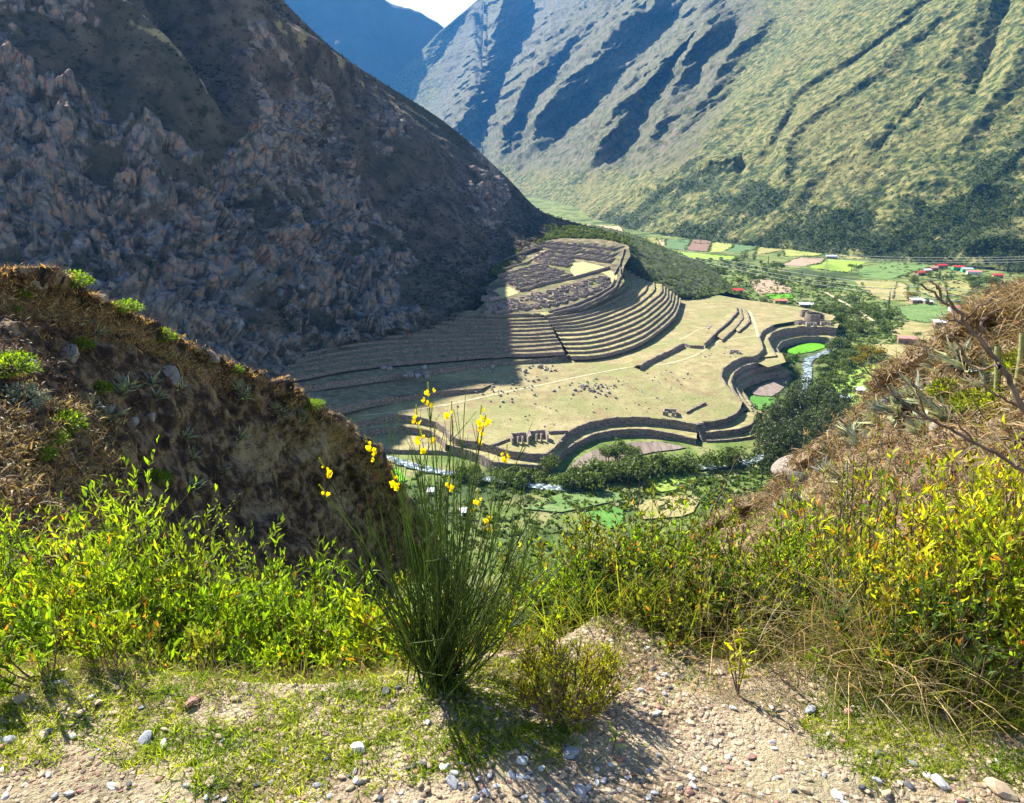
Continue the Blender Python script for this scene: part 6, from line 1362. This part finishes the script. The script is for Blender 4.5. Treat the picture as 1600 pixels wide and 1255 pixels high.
def stone(px, py, s_px, c, label, group=None, flat=.7):
    g = gnd(px, py); s = s_px / F_PX * np.linalg.norm(g); o = link("stone", SMESH[c][r_.integers(6)], loc=tuple(g + np.array([0, 0, s * .12]))); o.scale = (s * r_.uniform(.9, 1.3), s * r_.uniform(.7, 1.0), s * flat * r_.uniform(.8, 1.1)); o.rotation_euler = (r_.uniform(-.25, .25), r_.uniform(-.25, .25), r_.uniform(0, 6.3)); tag(o, label, "stone", group)
for a in [(708, 1226, 21, 0, "rounded grey stone near the bottom centre of the path"), (817, 1192, 22, 2, "white angular stone in the grass below the broom"), (892, 1180, 32, 0, "long grey stone beside the tiny two leaved seedling"), (907, 1241, 30, 0, "flat bluish stone at the bottom edge right of centre"), (877, 1216, 15, 1, "small yellow round stone below the long grey one"),
          (691, 1199, 16, 2, "pale stone up left of the rounded grey one"), (604, 1080, 17, 4, "dark stone left of the broom's foot"), (684, 1097, 14, 1, "yellow stone right at the broom's foot"), (227, 1161, 26, 0, "slate grey flat stone on the bare soil at left"), (126, 1115, 17, 1, "upright brown stone near the left shrubs' foot"), (67, 1152, 18, 1, "square tan stone with a dark underside at left"),
          (32, 1097, 22, 1, "large brown stone near the left edge"), (300, 1100, 26, 3, "flat reddish stone in the left middle"), (107, 1241, 13, 2, "small white stone low at left"), (175, 1230, 16, 2, "cream stone low at left beside the small white one"), (330, 1222, 18, 1, "brown round stone in the gravel at lower left"), (560, 1173, 30, 2, "biggest white stone lying in the grass left of centre"),
          (1310, 1246, 20, 2, "white round stone at the bottom edge right"), (1472, 1228, 28, 2, "white flat stone in the grass at lower right"), (1580, 1158, 12, 3, "pinkish round stone near the right edge"), (1264, 1112, 20, 0, "grey tan stone in the bare patch at right"), (1324, 1114, 21, 3, "pinkish rough stone in the bare patch at right"), (1504, 1098, 16, 4, "dark stone half hidden in grass at right"), (1028, 1115, 14, 2, "pale bluish stone on the bare soil right of the heath bush"),
          (255, 1165, 18, 2, "pale stone just right of the slate grey one"), (12, 1158, 24, 0, "grey stone at the left photo edge"), (152, 1100, 17, 1, "tan stone under the grass tuft at left"), (760, 1240, 18, 0, "blue grey stone at the bottom edge, centre"), (810, 1238, 22, 1, "tan slab stone at the bottom edge, centre"), (845, 1232, 24, 1, "broad tan stone at the bottom edge by the flat bluish one"),
          (1385, 1240, 18, 1, "rusty tan stone at the bottom edge, lower right"), (1565, 1238, 34, 1, "wide pale tan stone half buried at the lower right corner")]: stone(*a)
cols_ = [0, 1, 1, 1, 2, 3, 4]
for k in range(290):
    x = r_.uniform(0, 1600); y = 1255 - 190 * r_.random() ** 1.5
    if r_.random() < .45: x = r_.normal(800, 200); y = r_.uniform(1180, 1258)
    stone(x, y, r_.uniform(7, 15), cols_[r_.integers(len(cols_))], "small angular stone lying loose on the stony path edge", "small stones of the path edge")
for k in range(60): stone(r_.normal(960, 70), r_.normal(1058, 22), r_.uniform(6, 12), cols_[r_.integers(len(cols_))], "small stone on the gravel bank behind the heath bush", "stones of the gravel bank")
# ---- growth on the dark spur
r2 = np.random.default_rng(31)
fl = LSV.reshape(-1, 3); fq = LSQ.reshape(-1, 2); fd = LSD.reshape(-1); fn_ = LSN.reshape(-1, 3); rowi = np.repeat(np.arange(330), 420)
ok = (rowi > 76) & (fq[:, 0] > -40) & (fq[:, 0] < 640) & (fq[:, 1] < 1000)
i1 = r2.choice(np.where(ok & (fd > .3))[0], 1500); tufts(fl[i1], 9, r2.uniform(.2, .55, len(i1)), .045, L_DRY, "spur_dry_grass", "dry grass tufts along the crest and lower left of the dark spur", r2, .16, .6, .5)
i1 = r2.choice(np.where((rowi > 70) & (rowi < 145) & (fq[:, 0] > -40) & (fq[:, 0] < 600))[0], 900); tufts(fl[i1], 14, r2.uniform(.15, .42, len(i1)), .03, L_DRYO, "crest_dry_grass", "golden dry grass lit along the crest of the dark spur", r2, .14, .6, .9)  # golden straw with the crest's sunlight put into its colour
M_BRUSH = leafmat("brown_brush", (.08, .052, .032), (.19, .125, .07), tr=(.3, (1, 1, 1)))
i1 = r2.choice(np.where(ok)[0], 3800); tufts(fl[i1], 7, r2.uniform(.2, .5, len(i1)), .04, M_BRUSH, "spur_brush", "dark brown low brush covering the spur", r2, .2, .6, .5)
def nearest(Q, x, y, okm): 
    d = (Q[:, 0] - x) ** 2 + (Q[:, 1] - y) ** 2; d[~okm] = 1e9; return int(np.argmin(d))
def ball_bush(p, s, mm, label, seed, name="round_bush", leafL=None, group=None):
    r = np.random.default_rng(seed); t = empty(name, tuple(p)); tag(t, label, "bush", group); n = 760
    d = r.normal(size=(n, 3)); d[:, 2] = np.abs(d[:, 2]); d = unit(d); P = d * s * r.uniform(.45, 1.0, (n, 1)) * np.array([1, 1, .8]); o = mk_leaves("leaves", [leaves(P, d + r.normal(0, .4, (n, 3)), s * .17 if leafL is None else leafL, .4, r)], mm, t); o["kind"] = "stuff"
    mb = MB()
    for k in range(7): e = d[k] * s * .7; mb.tube(np.array([[0, 0, -.05 * s], e * .5 + [0, 0, .05 * s], e]), [.03 * s, .02 * s, .008 * s], 4)
    link("stems", mb.build("stems", M_TWIG), t); return t
for k, (x, y, s, lab) in enumerate([(120, 455, .75, "bright green bush highest on the spur's crest"), (98, 450, .5, "small bright bush left of the highest crest bush"), (200, 487, .7, "bright green bush second down the spur's crest"), (178, 482, .5, "small bush left of the second crest bush"), (255, 531, .7, "yellow green bush on the crest a third of the way down"), (40, 465, .45, "green bush at the left edge under the crest"), (20, 480, .4, "small green bush at the far left under the crest"),
                                    (132, 541, .55, "green bush beside the white stone on the spur"), (12, 590, .8, "green bush at the left photo edge on the spur"), (38, 630, .8, "grey green round bush at left on the spur"), (105, 665, .8, "yellow green bush above the tallest lime shrub"), (85, 690, .5, "green bush just left of the one above the lime shrub"), (70, 712, .5, "low green bush above the left lime shrubs"), (478, 637, .75, "bright green bush on the lower crest against the terraces"), (496, 636, .5, "smaller bright bush right of the lower crest bush"),
                                    (366, 580, .45, "small bright bush on the crest at mid slope"), (245, 755, .6, "dark green bush behind the lime shrub tips"), (160, 610, .5, "green bush in the middle of the spur's face")]):
    i = nearest(fq, x, y, ok); ball_bush(fl[i], s, L_LIM3 if "grey" not in lab else L_GREY, lab, 300 + k)
def rosette(p, s, label, seed, group=None, mm=L_GREY):
    r = np.random.default_rng(seed); n = 34; a = r.uniform(0, 6.3, n); e = r.uniform(.15, 1.3, n); d = np.stack([np.cos(a) * np.cos(e), np.sin(a) * np.cos(e), np.sin(e)], -1)
    V, F, R = leaves(np.zeros((n, 3)), d, s * r.uniform(.7, 1.1, n), .13, r, fold=.5, curl=.2); o = link("agave", mesh_np("agave", V, F, mm, True, {"rnd": R}), loc=tuple(p)); tag(o, label, "agave", group)
RX = [(142, 505), (158, 520), (187, 620), (197, 612), (232, 605), (242, 628), (165, 658), (284, 690), (300, 720), (296, 770), (420, 640), (432, 650), (455, 655), (466, 666), (372, 612), (380, 625), (135, 640), (282, 610), (350, 740), (380, 690)]
for k, (x, y) in enumerate(RX):
    i = nearest(fq, x, y, ok); rosette(fl[i], r2.uniform(.65, 1.0), "grey green spiky rosette on the dark spur, %s of them counted from the left" % ORD[sorted(range(20), key=lambda a_: RX[a_][0]).index(k)], 500 + k, "rosette plants on the dark spur")
def srock(p, s, label, mm=2, sq=(1, 1, 1), group=None):
    o = link("rock", BIGR[mm][r2.integers(4)], loc=tuple(p)); o.scale = (s * sq[0], s * sq[1], s * sq[2]); o.rotation_euler = (r2.uniform(-.5, .5), r2.uniform(-.5, .5), r2.uniform(0, 6)); tag(o, label, "rock", group)
M_RK = [mat("rock_pale", [(.3, (.20, .17, .14)), (.7, (.38, .34, .29))], scale=3, detail=9, bump=.9, bscale=8, bdist=.06), mat("rock_dark", [(.3, (.08, .07, .065)), (.7, (.20, .18, .165))], scale=3, detail=9, bump=.9, bscale=8, bdist=.06)]
BIGR = [[mesh_np("rock", v, f, m, False) for v, f in [rock_base(40 + k, 2) for k in range(4)]] for m in M_RK]
for (x, y, s, lab) in [(118, 549, 1.0, "pale pointed rock sticking out of the upper spur"), (262, 592, 1.4, "large rounded rock in the middle of the spur"), (332, 557, .9, "pale rock on the spur's crest"), (200, 663, .5, "small tan rock on the spur's face"), (230, 655, .6, "tan rock right of the small one on the spur's face"), (75, 437, 1.2, "flat pale rock on the top of the spur"), (160, 468, .8, "grey rock between the crest bushes")]:
    i = nearest(fq, x, y, ok); srock(fl[i], s, lab, 0)
# ---- growth on the dry slope at right
fl = RSV.reshape(-1, 3); fq = RSQ.reshape(-1, 2); rowi = np.repeat(np.arange(240), 360); ok = (rowi > 66) & (fq[:, 0] > 1060) & (fq[:, 0] < 1720) & (fq[:, 1] < 950)
i1 = np.concatenate([r2.choice(np.where(ok)[0], 1900), r2.choice(np.where((rowi > 64) & (rowi < 118) & (fq[:, 0] > 1060) & (fq[:, 0] < 1700))[0], 1100)]); tufts(fl[i1], 18, r2.uniform(.18, .42, len(i1)), .02, L_DRYB, "slope_dry_grass", "tan bunch grass covering the dry slope at right", r2, .06, .8, .5)
i1 = r2.choice(np.where(ok & (fq[:, 1] > 620))[0], 300); tufts(fl[i1], 14, r2.uniform(.12, .3, len(i1)), .012, L_SMALL, "slope_green_grass", "olive grass among the tan bunch grass at right", r2, .07, .6, .7)
RY = [(1442, 628, .38), (1428, 645, .34), (1405, 655, .4), (1385, 668, .36), (1372, 678, .4), (1332, 683, .34), (1340, 700, .3), (1296, 716, .3), (1290, 740, .28), (1442, 682, .32), (1455, 640, .3), (1500, 572, .34), (1515, 580, .3), (1470, 585, .3), (1225, 800, .3), (1250, 790, .28), (1320, 760, .3), (1310, 775, .26), (1375, 650, .3), (1480, 660, .3), (1545, 610, .28)]
for k, (x, y, s) in enumerate(RY):
    i = nearest(fq, x, y, ok); rosette(fl[i], s * 1.5, "pale rosette on the dry slope at right, %s of them counted from the left" % ORD[sorted(range(21), key=lambda a_: RY[a_][0]).index(k)], 600 + k, "rosettes on the dry slope")
for k, (x, y, s, lab) in enumerate([(1575, 520, .5, "yellow green bush hanging at the top of the dry slope"), (1595, 500, .45, "yellow bush at the right edge on top of the dry slope"), (1560, 545, .32, "small yellow bush just below the top of the dry slope"), (1560, 640, .35, "olive bush in the middle of the dry slope"), (1480, 620, .28, "small green bush near the rosettes on the dry slope"), (1596, 585, .35, "green bush at the right edge of the dry slope"), (1520, 640, .3, "small olive bush beside the bare trunk")]):
    i = nearest(fq, x, y, ok); ball_bush(fl[i], s, L_YEL if "yellow" in lab else L_SMALL, lab, 700 + k, leafL=.07)
for (x, y, s, lab, c, sq) in [(1243, 728, 1.15, "big overhanging rock at the left end of the dry slope", 0, (1.1, .8, .8)), (1250, 756, .8, "dark rock under the overhanging one", 1, (1.1, .8, .7)), (1395, 640, .55, "dark rock among the rosettes", 1, (1, .9, 1.1)), (1455, 625, .5, "grey rock right of the rosettes", 0, (1, .8, 1)), (1365, 690, .5, "shadowed rock below the rosettes", 1, (1, 1, .8)), (1480, 668, .4, "half buried rock on the middle slope", 0, (1, 1, .7))]:
    i = nearest(fq, x, y, ok); srock(fl[i], s, lab, c, sq)
# columnar cactus
for k, (x, y, hh) in enumerate([(1572, 650, 1.0), (1548, 640, .8)]):
    i = nearest(fq, x, y, ok); p = fl[i]; mb = MB(); n = 9; u = np.linspace(0, 1, n)
    Pc = np.stack([.05 * np.sin(u * 3 + k), u * 0, u * hh], -1); mb.tube(Pc, .036 + .004 * np.sin(u * 25), 8); me = mb.build("columnar_cactus", mat("cactus_%d" % k, [(.3, (.16, .19, .07)), (.7, (.34, .36, .16))], scale=12, bump=.8, bscale=30, bdist=.02), True)
    tag(link("columnar_cactus", me, loc=tuple(p)), ["pale green columnar cactus at the right under the yellow bush", "shorter columnar cactus left of the taller one"][k], "cactus")
# ---- bare branches in front
def bare(paths, D, label, r0=.010):
    base = atD(paths[0][0][0], paths[0][0][1], D); t = empty("bare_branch", tuple(base)); tag(t, label, "branch")
    for k, pl in enumerate(paths):
        P = np.array([atD(x, y, D + .12 * math.sin(i * 1.7 + k) * (k > 0)) for i, (x, y) in enumerate(pl)]) - base; P = smooth_pl(P, max(8, len(P) * 4)); P += np.random.default_rng(k).normal(0, .003, P.shape)
        mb = MB(); r1 = r0 if k == 0 else r0 * .42; mb.tube(P, np.linspace(r1, r1 * .25, len(P)), 6); nm = "trunk" if k == 0 else "twig"; link(nm, mb.build(nm, M_TWIG, True), t)
bare([[(1640, 720), (1600, 640), (1562, 572), (1530, 530), (1506, 505), (1500, 490), (1470, 468), (1440, 445)], [(1500, 490), (1488, 476), (1480, 462), (1468, 447), (1452, 442)], [(1506, 505), (1520, 490), (1540, 474), (1556, 462)], [(1506, 505), (1490, 496), (1484, 478), (1475, 470)], [(1530, 530), (1535, 500), (1540, 498)], [(1562, 572), (1550, 552), (1540, 520), (1534, 505)], [(1562, 572), (1520, 575), (1500, 540), (1488, 530), (1490, 505)], [(1470, 468), (1470, 455), (1458, 440), (1445, 441)], [(1600, 640), (1560, 620), (1530, 600), (1505, 585)], [(1506, 505), (1480, 500), (1463, 492)]], 3.0, "thick bare brown trunk leaning in from the right edge", .013)
bare([[(1640, 760), (1590, 728), (1520, 690), (1450, 655), (1400, 620), (1370, 598), (1345, 566)], [(1450, 655), (1432, 610), (1422, 580), (1405, 550)], [(1400, 620), (1380, 590), (1362, 575), (1355, 560)], [(1450, 655), (1400, 648), (1370, 645)], [(1520, 690), (1480, 640), (1440, 608), (1410, 592)], [(1590, 728), (1560, 680), (1530, 640), (1515, 610)]], 2.8, "thin bare branch reaching left in front of the rosettes", .008)
bare([[(985, 900), (990, 850), (996, 800), (1000, 740), (1006, 728)], [(996, 800), (985, 770), (980, 745)], [(998, 770), (1012, 748)]], 3.6, "thin upright thorny twig in the middle of the thicket", .004)
bare([[(1100, 820), (1130, 765), (1150, 720), (1172, 700), (1205, 690)], [(1130, 765), (1120, 730), (1108, 715)], [(1150, 720), (1140, 700)]], 3.4, "arching twig with orange tips in front of the terraces", .004)
SC.render.film_transparent = False
